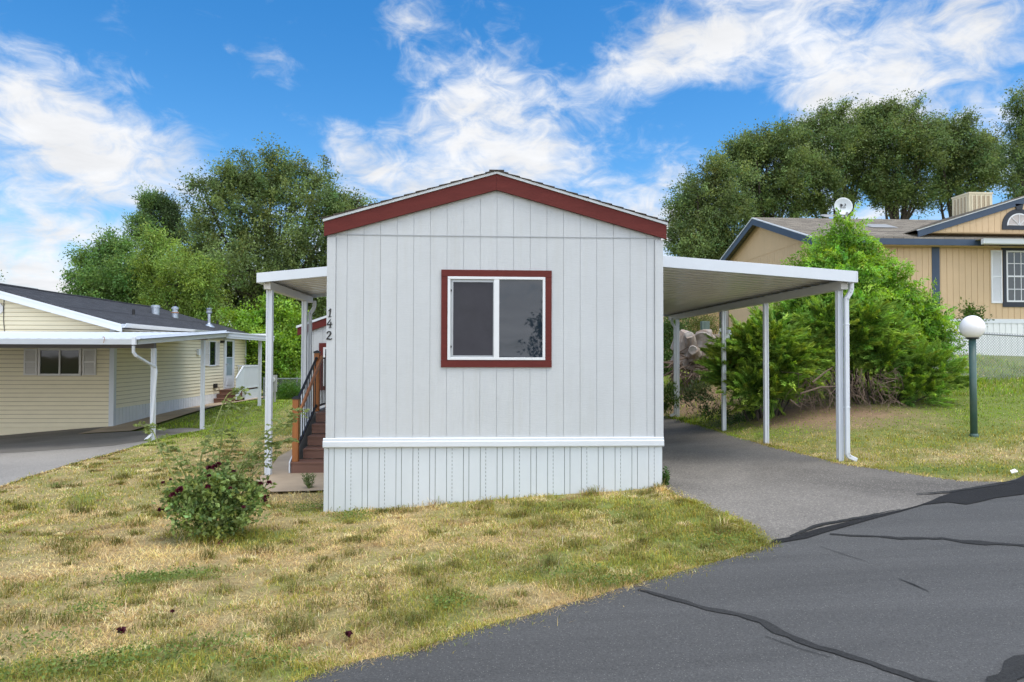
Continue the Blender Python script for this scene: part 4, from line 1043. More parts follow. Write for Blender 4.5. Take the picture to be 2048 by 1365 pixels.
# arched fan window
fc = atY(2037.5, 452, DYf + .02); r0_ = .40; rt = .56
def arc(r, n=16): return [(fc.x + r * math.cos(math.pi * k / n), fc.z + r * .96 * math.sin(math.pi * k / n)) for k in range(n + 1)]
av = MB().prism(arc(r0_), lambda u, v, t: (u, t, v), DYf + .0, DYf + .03).build('fan_window', simple('fan_pane', (.42, .38, .36), .3), th)
am = MB(); ao, ai = arc(rt), arc(r0_ + .01)
for k in range(16): am.prism([ao[k], ao[k+1], ai[k+1], ai[k]], lambda u, v, t: (u, t, v), DYf - .006, DYf + .02)
am.box(fc.x - rt, fc.x + rt, DYf - .007, DYf + .02, fc.z - .13, fc.z - .001)
am.prism([(fc.x - .09, fc.z + rt * .9), (fc.x + .09, fc.z + rt * .9), (fc.x + .14, fc.z + rt + .13), (fc.x - .14, fc.z + rt + .13)], lambda u, v, t: (u, t, v), DYf - .02, DYf + .019)
am.build('window_trim', m_navy, av)
mu = MB()
for k in (0.01, .25, .5, .75, .99):
    t = math.pi * k; mu.beam((fc.x, DYf - .004, fc.z + .015), (fc.x + r0_ * .97 * math.cos(t), DYf - .004, fc.z + .015 + r0_ * .93 * math.sin(t)), .012, .025, up=(0, 1, 0))
a2, a1 = arc(r0_ + .009), arc(r0_ - .03)
for k in range(16): mu.prism([a2[k], a2[k+1], a1[k+1], a1[k]], lambda u, v, t: (u, t, v), DYf - .01, DYf + .0)
mu.build('mullion', m_winframe, av)
# skylights on the front slope
def on_troof(px, py):
    n = Vector((0, -(tzr - tze), TRY - TY + .32)); n.normalize(); p = Vector((0, TRY, tzr)); d = ray(px, py); o = Vector((0, 0, CZ))
    return o + d * ((p - o).dot(n) / d.dot(n))
for x0_, x1_, yy in ((1646, 1690, 434.5), (1735, 1785, 454.5)):
    a_ = on_troof(x0_, yy); b_ = on_troof(x1_, yy); sy = .26; sz = sy * (tzr - tze) / (TRY - TY + .32)
    MB().add([(a_.x, a_.y - sy, a_.z - sz + .03), (b_.x, a_.y - sy, a_.z - sz + .03), (b_.x - .1, a_.y + sy, a_.z + sz + .03), (a_.x, a_.y + sy, a_.z + sz + .03),
              (a_.x + .06, a_.y - sy + .06, a_.z - sz + .07), (b_.x - .06, a_.y - sy + .06, a_.z - sz + .07), (b_.x - .16, a_.y + sy - .06, a_.z + sz + .06), (a_.x + .06, a_.y + sy - .06, a_.z + sz + .06)],
             [(0,1,5,4),(1,2,6,5),(2,3,7,6),(3,0,4,7),(4,5,6,7),(0,3,2,1)]).build('skylight', m_sky, th)
# meter boxes on the gable end
for pyc, hh in ((630, .42), (655, .26)):
    q_ = atX(1452, pyc, TX - .05); ob = MB().box(TX - .14, TX - .013, q_.y - .2, q_.y + .2, q_.z - hh, q_.z + hh).build('meter_box', m_boxs, th, bevel=.01)
    MB().box(TX - .155, TX - .141, q_.y - .12, q_.y + .12, q_.z - hh * .6, q_.z + hh * .5).build('lid', m_winframe, ob)

# satellite dish
dc = atY(1687, 413, 23.3); ds = thing('satellite_dish', 'pale round satellite dish on the tan house roof', 'satellite dish', on_troof(1690, 433))
aim = (Vector((-1.2, -6, 1.0))).normalized(); rt_ = aim.cross(Vector((0, 0, 1))).normalized(); up_ = rt_.cross(aim)
if rt_.x < 0: rt_ = -rt_
vs = []; f_ = []; Rd = .31; nr, na = 6, 28
for i in range(nr + 1):
    r__ = Rd * i / nr
    for k in range(na):
        t = 2 * math.pi * k / na; vs.append(dc + rt_ * r__ * math.cos(t) + up_ * r__ * 1.05 * math.sin(t) - aim * (.09 * (1 - (i / nr) ** 2)))
nv = len(vs)
vs += [v - aim * .018 for v in vs]
for i in range(nr):
    for k in range(na):
        q = (i*na+k, i*na+(k+1) % na, (i+1)*na+(k+1) % na, (i+1)*na+k); f_ += [q, tuple(nv + j for j in q[::-1])]
for k in range(na): f_.append((nr*na+k, nr*na+(k+1) % na, nv+nr*na+(k+1) % na, nv+nr*na+k))
MB().add(vs, f_).build('reflector', m_dish, ds, smooth=True)
base = on_troof(1692, 434)
MB().tube([base - Vector((0, 0, .05)), dc - aim * .12 - up_ * .12], .03, 8).build('mast', m_black, ds)
MB().tube([dc - up_ * .32 - aim * .02, dc - up_ * .42 + aim * .26], .014, 6).tube([dc - up_ * .43 + aim * .24, dc - up_ * .33 + aim * .3], .04, 8).build('feed_arm', m_boxs, ds)
# the emblem: a half disc and a hooked stroke over a small bar
em = MB(); pl_ = lambda u, v, t: dc + rt_ * u + up_ * v + aim * t
half = [(-.085, .115)] + [(-.085 + .085 * math.sin(math.pi * k / 10), .06 + .055 * math.cos(math.pi * k / 10)) for k in range(11)] + [(-.085, .005)]
em.prism([(-.085, .005)] + [(-.085 + .085 * math.sin(math.pi * k / 10), .06 - .055 * math.cos(math.pi * k / 10)) for k in range(11)], pl_, -.062, -.05)
em.prism([(.02, .005), (.075, .03), (.095, .06), (.095, .115), (.075, .115), (.072, .065), (.05, .03), (.02, .02)], pl_, -.06, -.045)
em.prism([(.06, .1), (.072, .1), (.072, .115), (.06, .115)], pl_, -.06, -.045)
em.prism([(-.085, -.03), (.09, -.03), (.09, -.018), (-.085, -.018)], pl_, -.07, -.058)
em.build('emblem', m_black, ds)

# evaporative cooler
ck = atY(1952, 425, 23.4); rot = rad(38); W2 = .68
cl = thing('evaporative_cooler', 'beige louvred evaporative cooler on the tan house roof', 'cooler', (ck.x, 23.4 + .6, ck.z))
cpos = Vector((ck.x + .42, 23.4 + .75, 0)); zc0 = atY(1952, 432, 23.4).z; zc1 = atY(1952, 381, 23.4).z
rot = 0.0
ux = Vector((math.cos(rot), math.sin(rot), 0)); uy = Vector((-math.sin(rot), math.cos(rot), 0))
def cb(mb, a0, a1, b0, b1, z0, z1):
    c = [cpos + ux * a + uy * b_ for a, b_ in ((a0, b0), (a1, b0), (a1, b1), (a0, b1))]
    mb.add([(p.x, p.y, z0) for p in c] + [(p.x, p.y, z1) for p in c], [(0,3,2,1),(4,5,6,7),(0,1,5,4),(1,2,6,5),(2,3,7,6),(3,0,4,7)]); return mb
body = MB(); h_ = .44
cb(body, -h_, h_, -h_, h_, zc0 - .5, zc1)
cb(body, -h_ - .02, h_ + .02, -h_ - .02, h_ + .02, zc1 - .05, zc1 + .01)
body.build('cabinet', m_cooler, cl)
for face in (0, 1):
    pdm = MB(); lv = MB()
    if face == 0: cb(pdm, -h_ + .1, h_ - .1, -h_ - .008, -h_ - .001, zc0 - .1, zc1 - .12)
    else: cb(pdm, -h_ - .008, -h_ - .001, -h_ + .1, h_ - .1, zc0 - .1, zc1 - .12)
    for k in range(5):
        c_ = -h_ + .1 + (2 * h_ - .2) * k / 4
        if face == 0: cb(lv, c_ - .025, c_ + .025, -h_ - .03, -h_ - .009, zc0 - .1, zc1 - .1)
        else: cb(lv, -h_ - .03, -h_ - .009, c_ - .025, c_ + .025, zc0 - .1, zc1 - .1)
    po = pdm.build('cooling_pad', m_pad, cl); lv.build('louvre', m_cooler, po)

# building behind, between carport posts
bb = thing('tan_shed', 'shaded tan building behind the tree stump, mostly hidden by the carport', 'shed', (9.6, 33, Tz(9.6, 33)))
sh = MB(); sh.box(8.2, 13.4, 33.0, 37, CZ - 1.5, CZ + 2.7); x = 8.2
while x < 13.4: sh.box(x, x + .2, 32.985, 33.0, CZ - 1.2, CZ + 2.65); x += .21
sh.build('wall', simple('tan_shaded', (.5, .34, .18), .8, .06, 2), bb)
MB().prism([(8.0, CZ + 2.7), (13.6, CZ + 2.7), (10.8, CZ + 3.5)], lambda u, v, t: (u, t, v), 32.8, 37.2).build('roof', m_troof, bb)

# ------------------------------------------------------------------ globe lamp
lh = hit(1948, 872); lp = thing('globe_lamp', 'white globe lamp on a green post in the right lawn', 'lamp post', lh)
LY = lh.y; gc = atY(1944.5, 655, LY); gr_ = .192
MB().tube([(lh.x, LY, lh.z - .1), (lh.x - .01, LY, gc.z - gr_ * .95)], .056, 18).build('post', m_green, lp, smooth=True)
MB().lathe((lh.x, LY, lh.z - .02), [(.075, 0), (.075, .03), (.06, .06)], 16).build('base_collar', m_green, lp)
prof = [(gr_ * 1.02 * math.sin(t), -gr_ * 1.1 * math.cos(t)) for t in np.linspace(.5, math.pi - .001, 20)]
MB().lathe((lh.x - .01, LY, gc.z), prof, 32).build('globe', m_globe, lp, smooth=True)
MB().lathe((lh.x - .01, LY, gc.z), [(.07, -gr_ * 1.12), (.105, -gr_ * 1.06), (.105, -gr_ * .97)], 20).build('fitter', m_black, lp)

# ------------------------------------------------------------------ chain link fences
def chain_fence(name, label, A, B, h, top_z=None, dens=.075, posts=3):
    A = Vector(A); B = Vector(B); t_ = thing(name, label, 'fence', (A.x, A.y, Tz(A.x, A.y)))
    L = (Vector((B.x, B.y)) - Vector((A.x, A.y))).length; n = int(L / dens)
    def P(s, v):
        p = A.lerp(B, s); zt = p.z; return Vector((p.x, p.y, zt - h + h * v))
    mb = MB(); k = h / L / 1.0
    for i in range(-int(h / dens), n):
        for dr_ in (1, -1):
            s0 = i * dens / L; s1 = s0 + h / L
            v0, v1 = 0, 1
            if s0 < 0: v0 = -s0 / (h / L); s0 = 0
            if s1 > 1: v1 = 1 - (s1 - 1) / (h / L); s1 = 1
            if s1 <= s0: continue
            if dr_ == 1: mb.tube([P(s0, v0), P(s1, v1 * 1.02)], .0048, 3, False)
            else: mb.tube([P(s0, (1 - v0) * 1.02), P(s1, 1 - v1)], .0048, 3, False)
    mb.build('mesh', m_wire, t_)
    MB().tube([A + Vector((0, 0, -.03)), B + Vector((0, 0, -.03))], .021, 8).build('top_rail', m_wire, t_)
    for i in range(posts):
        p = A.lerp(B, i / (posts - 1)); MB().tube([(p.x, p.y, Tz(p.x, p.y) - .2), (p.x, p.y, p.z + .04)], .028, 8).build('post', m_wire, t_)
fa = atY(1800, 657, 17.3); fb = atY(2120, 674.5, 17.6)
chain_fence('chain_link_fence', 'chain link fence with dark top rail behind the globe lamp', fa, fb, 1.25, posts=2)
fa = atY(528, 757, 27); fb = atY(660, 756, 27)
chain_fence('chain_link_fence', 'chain link fence at the back of the left lawn, below the small bright tree', fa, fb, .95, posts=3)

# ------------------------------------------------------------------ foliage
def norm(a): return a / (np.linalg.norm(a, axis=-1, keepdims=True) + 1e-9)
def leaf_mesh(name, P, D, L, W, C, mat, parent, fold=.25):
    n = len(P); D = norm(D); r = rng.normal(size=(n, 3)); r[:, 2] += .9
    S = norm(np.cross(D, r)); N = np.cross(S, D)
    L = np.broadcast_to(np.asarray(L, float).reshape(-1, 1), (n, 1)); W = np.broadcast_to(np.asarray(W, float).reshape(-1, 1), (n, 1))
    V = np.stack([P, P + D * L * .45 + S * W * .5 + N * W * fold, P + D * L, P + D * L * .45 - S * W * .5 + N * W * fold], 1)
    c = np.repeat(C, 4, axis=0)
    f = np.arange(n * 4)
    return np_mesh(name, V.reshape(-1, 3), f, np.full(n, 4), mat, parent, c)
def crown_points(blobs, n, clump_n, clump_r, shell=.45, flat=.8, sig=.38, tw=1.5):
    B = np.array(blobs, float); wts = B[:, 3] ** 2; wts /= wts.sum()
    nc_ = max(1, n // clump_n)
    bi = rng.choice(len(B), nc_, p=wts)
    d = norm(rng.normal(size=(nc_, 3))); rr_ = (shell + (1 - shell) * rng.random(nc_) ** .6)
    c = B[bi, :3] + d * (B[bi, 3] * rr_)[:, None] * np.array([1, 1, flat if flat else 1])
    ci = np.repeat(np.arange(nc_), clump_n)
    cr = clump_r * rng.uniform(.6, 1.5, nc_)
    ax = norm(d * .8 + rng.normal(size=(nc_, 3)) * .5 + np.array([0, 0, .15]))   # twig direction of the clump
    t = rng.uniform(-1, 1, len(ci))
    P = c[ci] + ax[ci] * (t * cr[ci] * tw)[:, None] + rng.normal(size=(len(ci), 3)) * (cr[ci] * sig)[:, None]
    return P, ci, ax[ci], d[ci], c
def blobs_px(lst, Y, depth=1.0):
    out = []
    for px, py, r in lst:
        c = atY(px, py, Y + random.uniform(-.6, .6) * r * Y / F * depth); out.append((c.x, c.y, c.z, r * Y / F * .93))
    return out
def ragged(blobs, k=7, f=(.22, .55), push=1.0):
    out = list(blobs)
    for x, y, z, r_ in blobs:
        for _ in range(k):
            d = Vector((random.gauss(0, 1), random.gauss(0, 1), random.gauss(.25, 1))).normalized(); q = r_ * random.uniform(*f)
            out.append((x + d.x * r_ * push, y + d.y * r_ * push, z + d.z * r_ * push, q))
    return out
def tone(ci, base, jit=.22, leafjit=.15, warm=.06):
    n = ci.max() + 1; k = 1 + rng.normal(size=n) * jit; h = rng.normal(size=n) * warm
    C = np.array(base)[None] * np.clip(k, .5, 1.6)[ci][:, None] * (1 + rng.normal(size=(len(ci), 1)) * leafjit)
    C[:, 0] *= 1 + h[ci] * 1.6; C[:, 2] *= 1 - h[ci]
    return np.clip(C, .004, .6)
def tree(name, label, blobs, base, n, leaf, col, clump=60, clump_r=.38, trunk_r=.22, group=None, flat=.85, shell=.4, droop=0, limbs=True, wl=.55):
    bx, by = base; bz = Tz(bx, by)
    t_ = thing(name, label, 'tree', (bx, by, bz), group)
    P, ci, ax, d, cc = crown_points(ragged(blobs), n, clump, clump_r, shell, flat)
    D = ax * .6 + rng.normal(size=P.shape) * .7 + np.array([0, 0, -droop])
    leaf_mesh('crown', P, D, leaf * rng.uniform(.7, 1.35, len(P)), leaf * wl * rng.uniform(.7, 1.3, len(P)), tone(ci, col, .32), m_leaf, t_)
    mb = MB(); B = np.array(blobs); top = B[:, 2].max(); cxm = np.average(B[:, 0]); low = B[:, 2].min()
    fork = Vector((bx + (cxm - bx) * .35, by, bz + max(1.0, (low - bz) * .75)))
    mb.tube([(bx, by, bz - .2), (bx + random.uniform(-.1, .1), by, bz + (fork.z - bz) * .5), fork], [trunk_r * 1.25, trunk_r, trunk_r * .85], 9)
    if limbs:
        for b in blobs:
            e = Vector(b[:3]); m_ = fork.lerp(e, .5) + Vector((random.uniform(-.3, .3), random.uniform(-.3, .3), -.12 * (e - fork).length * random.uniform(.2, 1)))
            mb.tube([fork, m_, e, e + (e - m_) * .08], [trunk_r * .5, trunk_r * .32, trunk_r * .16, trunk_r * .04], 6)
            for q in range(4):
                a_ = m_.lerp(e, random.random()); v_ = Vector((random.gauss(0, 1), random.gauss(0, 1), random.gauss(.3, .8))).normalized() * b[3] * random.uniform(.5, 1)
                mb.tube([a_, a_ + v_ * .5 + Vector((0, 0, .1)), a_ + v_], [trunk_r * .14, trunk_r * .09, trunk_r * .03], 5)
    mb.build('trunk', m_bark, t_, smooth=True)
    return t_

G_ELM = (.145, .205, .07); G_DARK = (.125, .185, .065); G_LIME = (.21, .31, .07); G_MID = (.14, .245, .07); G_POP = (.115, .20, .065)
ga = 'trees standing beyond the left neighbour'
tree('elm_tree', 'tall ragged dark elm rising behind the dark grey roof and small awning',
     blobs_px([(500,345,52),(455,375,45),(415,400,38),(545,360,50),(590,385,55),(632,355,34),(640,400,50),(690,420,40),(715,405,24),(480,430,75),(560,460,85),(640,480,75),(700,480,55),(430,470,60),(510,540,85),(600,570,80),(440,560,65),(660,560,60),(540,610,60),(470,610,55),(620,630,55),(430,610,40),(405,490,42),(400,545,45)], 42), (atY(530, 700, 42).x, 42), 130000, .15, G_ELM, 70, .42, .4, ga, droop=.15)
tree('broadleaf_tree', 'low spreading dark green tree at the far left over the grey roof',
     blobs_px([(225,500,26),(205,490,12),(190,530,32),(240,530,42),(165,570,26),(150,595,16),(210,570,48),(270,560,50),(240,610,50),(300,600,50),(180,610,30),(335,610,40)], 37), (atY(260, 700, 37).x, 37), 60000, .125, G_MID, 55, .34, .25, ga)
tree('willow_tree', 'lime green feathery tree in front of the tall dark elm',
     blobs_px([(300,480,20),(325,510,38),(360,545,45),(395,575,48),(345,585,45),(415,625,42),(300,540,28),(375,620,40)], 34.5), (atY(370, 700, 34.5).x, 34.5), 36000, .14, G_LIME, 60, .34, .18, ga, droop=.3, wl=.35)
gp_ = 'poplar tops above the left trees'
tree('poplar_tree', 'taller pointed poplar top above the left trees', blobs_px([(300,398,9),(302,415,15),(297,435,21),(294,460,26),(303,480,26),(299,398,12),(301,410,16)], 60), (atY(300, 700, 60).x, 60), 12000, .22, G_POP, 40, .42, .2, gp_, droop=-.6, wl=.4)
tree('poplar_tree', 'shorter poplar tip leaning beside the tall elm', blobs_px([(330,408,7),(336,425,13),(343,448,17),(350,470,22),(332,412,10),(338,432,16)], 60), (atY(348, 700, 60).x, 60), 9000, .22, (.05, .085, .03), 40, .42, .2, gp_, droop=-.6, wl=.4)
tree('maple_tree', 'small bright green tree behind the left porch post',
     blobs_px([(478,640,20),(510,640,28),(545,615,26),(540,650,36),(585,640,30),(600,680,30),(520,690,36),(565,695,42),(600,730,34),(540,740,40),(510,735,26),(578,770,30)], 31), (atY(555, 790, 31).x, 31), 32000, .13, (.21, .36, .05), 50, .28, .1, ga)
tree('far_tree', 'sliver of dark foliage at the left edge above the cream home', blobs_px([(-14,566,20),(-40,580,30),(-60,620,40)], 48), (atY(-40, 700, 48).x, 48), 2600, .16, G_DARK, 40, .3, .15)
gb = 'elms in a row behind the tan house'
RT = [
 ('leftmost elm of the row, lowest, drooping beside the red gable end', [(1395,385,34),(1430,345,30),(1370,425,32),(1362,460,26),(1420,405,50),(1460,380,45),(1400,460,55),(1450,455,55),(1385,505,42),(1430,520,50),(1350,490,20),(1480,500,45)], 44, 1420, 30000),
 ('second elm from the left in the row, above the tan gable peak', [(1510,285,30),(1490,310,36),(1530,300,40),(1570,290,40),(1475,350,40),(1530,360,55),(1590,350,50),(1500,410,50),(1560,420,45),(1480,300,18)], 47, 1545, 30000),
 ('middle elm of the row, rising behind the satellite dish', [(1610,285,34),(1650,260,34),(1700,245,36),(1740,255,30),(1620,330,45),(1680,310,50),(1730,310,45),(1640,380,45),(1700,360,45),(1620,415,28),(1690,405,22)], 47.5, 1672, 30000),
 ('fourth elm from the left, tallest crown of the row', [(1770,240,34),(1755,235,22),(1810,240,38),(1850,262,30),(1780,300,48),(1840,310,48),(1760,350,40),(1820,365,40),(1790,395,22),(1770,400,22),(1840,400,24)], 46.5, 1800, 28000),
 ('fifth elm of the row, behind the beige cooler', [(1880,270,30),(1910,260,30),(1880,320,45),(1930,310,45),(1965,300,30),(1900,365,36),(1950,360,40),(1985,340,34),(1880,395,26)], 47, 1905, 24000),
]
for lab, bl_, Yd, bxp, n in RT:
    tree('elm_tree', lab, blobs_px(bl_, Yd), (atY(bxp, 600, Yd).x, Yd), int(n * 2.1), .15, G_ELM, 60, .42, .3, gb, droop=.1)
tree('elm_tree', 'tall dark tree at the right edge, partly out of view', blobs_px([(2050,175,16),(2045,210,26),(2060,250,36),(2035,260,18),(2070,310,50),(2030,320,30),(2080,380,60),(2025,375,26)], 40), (atY(2075, 600, 40).x, 40), 32000, .12, G_DARK, 55, .36, .3, gb)

tree('street_tree', 'tree across the road, seen only as a dark reflection in the front window',
     [(5.9, -25, 4.6, 1.7), (8.0, -25, 6.2, 2.4), (10.6, -26, 6.0, 3.0), (4.3, -24.5, 2.6, 1.2), (6.4, -24, 2.6, 1.6), (8, -24, 3.6, 2.4), (12, -25, 3.8, 3.0)], (9, -25), 16000, .26, G_DARK, 40, .5, .25)
def far_wood():
    bl = [(x + random.uniform(-1, 1), 60 + random.uniform(-3, 3), Tz(0, 36) + random.uniform(.6, 2.6), random.uniform(1.8, 2.9)) for x in np.arange(-45, 40, 2.2)]
    P, ci, ax, d, cc = crown_points(bl, 26000, 40, .6, .3, .9)
    o = leaf_mesh('far_wood', P, rng.normal(size=P.shape), .42, .26, tone(ci, G_DARK), m_leaf, None)
    tag(o, 'distant band of low trees closing the view behind the lots', 'trees', kind='stuff')
far_wood()
def bush(name, label, blobs, n, leaf, col, mat=None, clump=50, clump_r=.16, outward=.6, wl=.5, flat=.9, shell=.45, stems=True, sig=.38, tw=1.5, cat='bush', up=.2, part='foliage', group=None, col_jit=.22):
    B = np.array(blobs); bx, by = float(np.average(B[:, 0])), float(np.average(B[:, 1]))
    t_ = thing(name, label, cat, (bx, by, Tz(bx, by)), group)
    P, ci, ax, d, cc = crown_points(blobs, n, clump, clump_r, shell, flat, sig, tw)
    gz = T(P[:, 0], P[:, 1]); P[:, 2] = np.maximum(P[:, 2], gz + .02 + rng.random(len(P)) * .05)
    D = ax * outward + rng.normal(size=P.shape) * .45 + np.array([0, 0, up])
    leaf_mesh(part, P, D, leaf * rng.uniform(.65, 1.35, len(P)), leaf * wl * rng.uniform(.7, 1.3, len(P)), tone(ci, col, col_jit), mat or m_leaf, t_)
    if stems:
        mb = MB(); z0 = Tz(bx, by)
        for b in blobs:
            for q in range(2):
                s0 = Vector((bx + (b[0] - bx) * .35 + random.uniform(-.15, .15), by + (b[1] - by) * .35, 0)); s0.z = Tz(s0.x, s0.y) - .05
                e = Vector(b[:3]) + Vector((random.gauss(0, .4) * b[3], random.gauss(0, .4) * b[3], random.uniform(-.2, .6) * b[3]))
                mb.tube([s0, s0.lerp(e, .5) + Vector((random.gauss(0, .1), random.gauss(0, .1), .08)), e], [.03, .02, .007], 5)
        mb.build('stem', m_bark, t_)
    return t_
def spray_shrub(name, label, blobs, nspray, per, nfill, leaf, col, Lr=(.35, .8)):
    B = np.array(blobs); bx, by = float(np.average(B[:, 0])), float(np.average(B[:, 1])); t_ = thing(name, label, 'bush', (bx, by, Tz(bx, by)))
    w = B[:, 3] ** 2; bi = rng.choice(len(B), nspray, p=w / w.sum())
    d = norm(rng.normal(size=(nspray, 3)) + np.array([0, -.35, .3]))
    o = B[bi, :3] + d * (B[bi, 3] * rng.uniform(.3, .85, nspray))[:, None]
    ax = norm(d + rng.normal(size=(nspray, 3)) * .35 + np.array([0, 0, .45])); L = rng.uniform(*Lr, nspray)
    ci = np.repeat(np.arange(nspray), per); t = np.tile(np.linspace(.05, 1, per), nspray)
    sag = np.stack([np.zeros(len(ci)), np.zeros(len(ci)), -(t ** 2) * L[ci] * rng.uniform(.1, .75, nspray)[ci]], 1)
    C0 = o[ci] + ax[ci] * (t * L[ci])[:, None] + sag
    tang = norm(ax[ci] + np.stack([np.zeros(len(ci)), np.zeros(len(ci)), -1.0 * t], 1)); side = norm(np.cross(tang, rng.normal(size=(nspray, 3))[ci]))
    sg_ = np.where(np.arange(len(ci)) % 2 == 0, 1, -1)[:, None]
    # short side twigs carry the leaflets
    tw = rng.integers(0, 7, len(ci)); off = side * sg_ * (rng.random((len(ci), 1)) * .12 * (1.1 - t)[:, None]) + rng.normal(size=(len(ci), 3)) * .018
    P = C0 + off; D = side * sg_ * .8 + tang * .6 + rng.normal(size=P.shape) * .3
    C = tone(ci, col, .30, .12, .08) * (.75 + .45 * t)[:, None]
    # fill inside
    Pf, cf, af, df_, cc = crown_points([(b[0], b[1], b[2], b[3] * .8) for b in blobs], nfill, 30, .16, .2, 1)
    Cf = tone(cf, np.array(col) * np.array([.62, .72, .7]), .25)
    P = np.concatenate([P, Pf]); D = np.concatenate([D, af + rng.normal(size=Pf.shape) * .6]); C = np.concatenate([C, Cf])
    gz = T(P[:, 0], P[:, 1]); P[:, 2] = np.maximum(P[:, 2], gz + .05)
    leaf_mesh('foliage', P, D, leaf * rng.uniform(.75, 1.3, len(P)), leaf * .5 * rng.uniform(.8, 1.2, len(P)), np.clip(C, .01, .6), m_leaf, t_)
    mb = MB()
    for b in blobs:
        s0 = Vector((bx + (b[0] - bx) * .3 + random.uniform(-.2, .2), by + (b[1] - by) * .3, 0)); s0.z = Tz(s0.x, s0.y) - .05
        e = Vector(b[:3]); mb.tube([s0, s0.lerp(e, .5) + Vector((random.gauss(0, .1), 0, .08)), e], [.03, .02, .007], 5)
    mb.build('stem', m_bark, t_)
    return t_
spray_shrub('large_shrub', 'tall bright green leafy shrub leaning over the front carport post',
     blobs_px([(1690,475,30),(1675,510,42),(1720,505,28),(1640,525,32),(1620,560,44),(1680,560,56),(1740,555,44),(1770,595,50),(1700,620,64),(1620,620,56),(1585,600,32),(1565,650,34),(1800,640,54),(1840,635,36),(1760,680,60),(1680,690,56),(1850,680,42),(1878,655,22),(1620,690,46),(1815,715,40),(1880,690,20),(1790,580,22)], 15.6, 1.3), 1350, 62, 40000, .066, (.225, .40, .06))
gj = 'junipers along the bank'
def juniper(name, label, blobs, nplume, per, col, group):
    B = np.array(blobs); bx, by = float(np.average(B[:, 0])), float(np.average(B[:, 1]))
    t_ = thing(name, label, 'bush', (bx, by, Tz(bx, by)), group)
    w = B[:, 3] ** 2; bi = rng.choice(len(B), nplume, p=w / w.sum())
    d = norm(rng.normal(size=(nplume, 3)) + np.array([-.1, -.35, .25]))
    o = B[bi, :3] + d * (B[bi, 3] * rng.uniform(.35, .95, nplume))[:, None]
    ax = norm(d * np.array([1.2, 1.0, .35]) + rng.normal(size=(nplume, 3)) * .2 + np.array([-.15, 0, .22]))
    L = rng.uniform(.28, .6, nplume)
    ci = np.repeat(np.arange(nplume), per); t = rng.random(len(ci)) ** .8
    rad_ = (1 - t) * .17 + .02
    P = o[ci] + ax[ci] * (t * L[ci])[:, None] + rng.normal(size=(len(ci), 3)) * (rad_ * L[ci] * .55)[:, None]
    gz = T(P[:, 0], P[:, 1]); P[:, 2] = np.maximum(P[:, 2], gz + .02 + rng.random(len(P)) * .06)
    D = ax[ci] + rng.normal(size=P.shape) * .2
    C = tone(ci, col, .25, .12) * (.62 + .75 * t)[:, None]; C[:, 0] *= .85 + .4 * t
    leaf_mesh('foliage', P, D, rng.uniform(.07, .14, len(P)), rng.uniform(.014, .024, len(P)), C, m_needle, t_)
    mb = MB()
    for b in blobs:
        s0 = Vector((bx + (b[0] - bx) * .4, by + (b[1] - by) * .4, 0)); s0.z = Tz(s0.x, s0.y) - .05
        mb.tube([s0, s0.lerp(Vector(b[:3]), .5) + Vector((0, 0, -.05)), Vector(b[:3])], [.022, .014, .005], 5)
    mb.build('stem', m_bark, t_)
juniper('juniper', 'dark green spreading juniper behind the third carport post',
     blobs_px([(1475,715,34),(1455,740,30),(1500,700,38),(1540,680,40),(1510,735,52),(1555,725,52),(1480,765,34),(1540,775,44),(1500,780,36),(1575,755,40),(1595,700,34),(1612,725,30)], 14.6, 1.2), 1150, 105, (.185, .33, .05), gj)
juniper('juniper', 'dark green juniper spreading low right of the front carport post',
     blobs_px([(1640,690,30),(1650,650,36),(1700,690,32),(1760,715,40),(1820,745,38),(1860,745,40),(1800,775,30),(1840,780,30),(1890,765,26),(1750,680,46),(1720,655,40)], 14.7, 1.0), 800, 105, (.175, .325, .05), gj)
# dead brushwood under the shrubs
db_ = thing('brush_pile', 'bare grey twigs and branches tangled under the bright shrub', 'brushwood', hit(1700, 800))
mb = MB()
for i in range(330):
    px, py = random.uniform(1585, 1800), random.uniform(735, 806)
    Yd = 14.0 + random.uniform(-.3, .8); a_ = atY(px, py, Yd); a_.z = max(a_.z, Tz(a_.x, a_.y) + .02)
    v_ = Vector((random.gauss(0, .42), random.gauss(-.1, .25), random.gauss(-.4, .4))); L_ = random.uniform(.15, .5)
    e = a_ + v_.normalized() * L_; e.z = max(e.z, Tz(e.x, e.y) + .01)
    mb.tube([a_, a_.lerp(e, .5) + Vector((random.gauss(0, .03), 0, random.gauss(0, .04))), e], [random.uniform(.004, .010), .005, .002], 4, False)
for pts_ in ([(1600,788),(1640,775),(1690,772)], [(1580,800),(1590,808),(1600,815)], [(1625,765),(1650,745),(1665,735)]):
    mb.tube([atY(x_, y_, 13.6) for x_, y_ in pts_], [.02, .017, .007], 6)
mb.build('twig', m_twig, db_)
bush('dark_shrub', 'dark leafy shrub behind the rear carport post beside the home', blobs_px([(1325,660,30),(1345,690,32),(1330,720,34),(1350,650,20),(1320,760,24)], 22), 9000, .085, (.075, .135, .035), clump=30, clump_r=.2)
bush('yellow_shrub', 'feathery yellow-green shrub rising behind the tree stump', blobs_px([(1375,640,18),(1400,645,22),(1385,670,22),(1425,655,18)], 23.5), 4500, .08, (.13, .16, .04), clump=30, clump_r=.2, wl=.3)
bush('weed_clump', 'grey-green broad-leaved weed at the foot of the stump', blobs_px([(1390,790,20),(1405,775,14),(1375,800,14),(1412,800,12)], 16.6), 900, .09, (.10, .14, .06), clump=14, clump_r=.12, wl=.35, cat='plant', up=.6, stems=False)
bush('weed_clump', 'low bright green weeds beside the home at the driveway end', blobs_px([(1335,785,16),(1345,805,14),(1330,815,12)], 17.5), 1200, .08, (.07, .13, .025), clump=14, clump_r=.12, wl=.3, cat='plant', up=.7, stems=False)
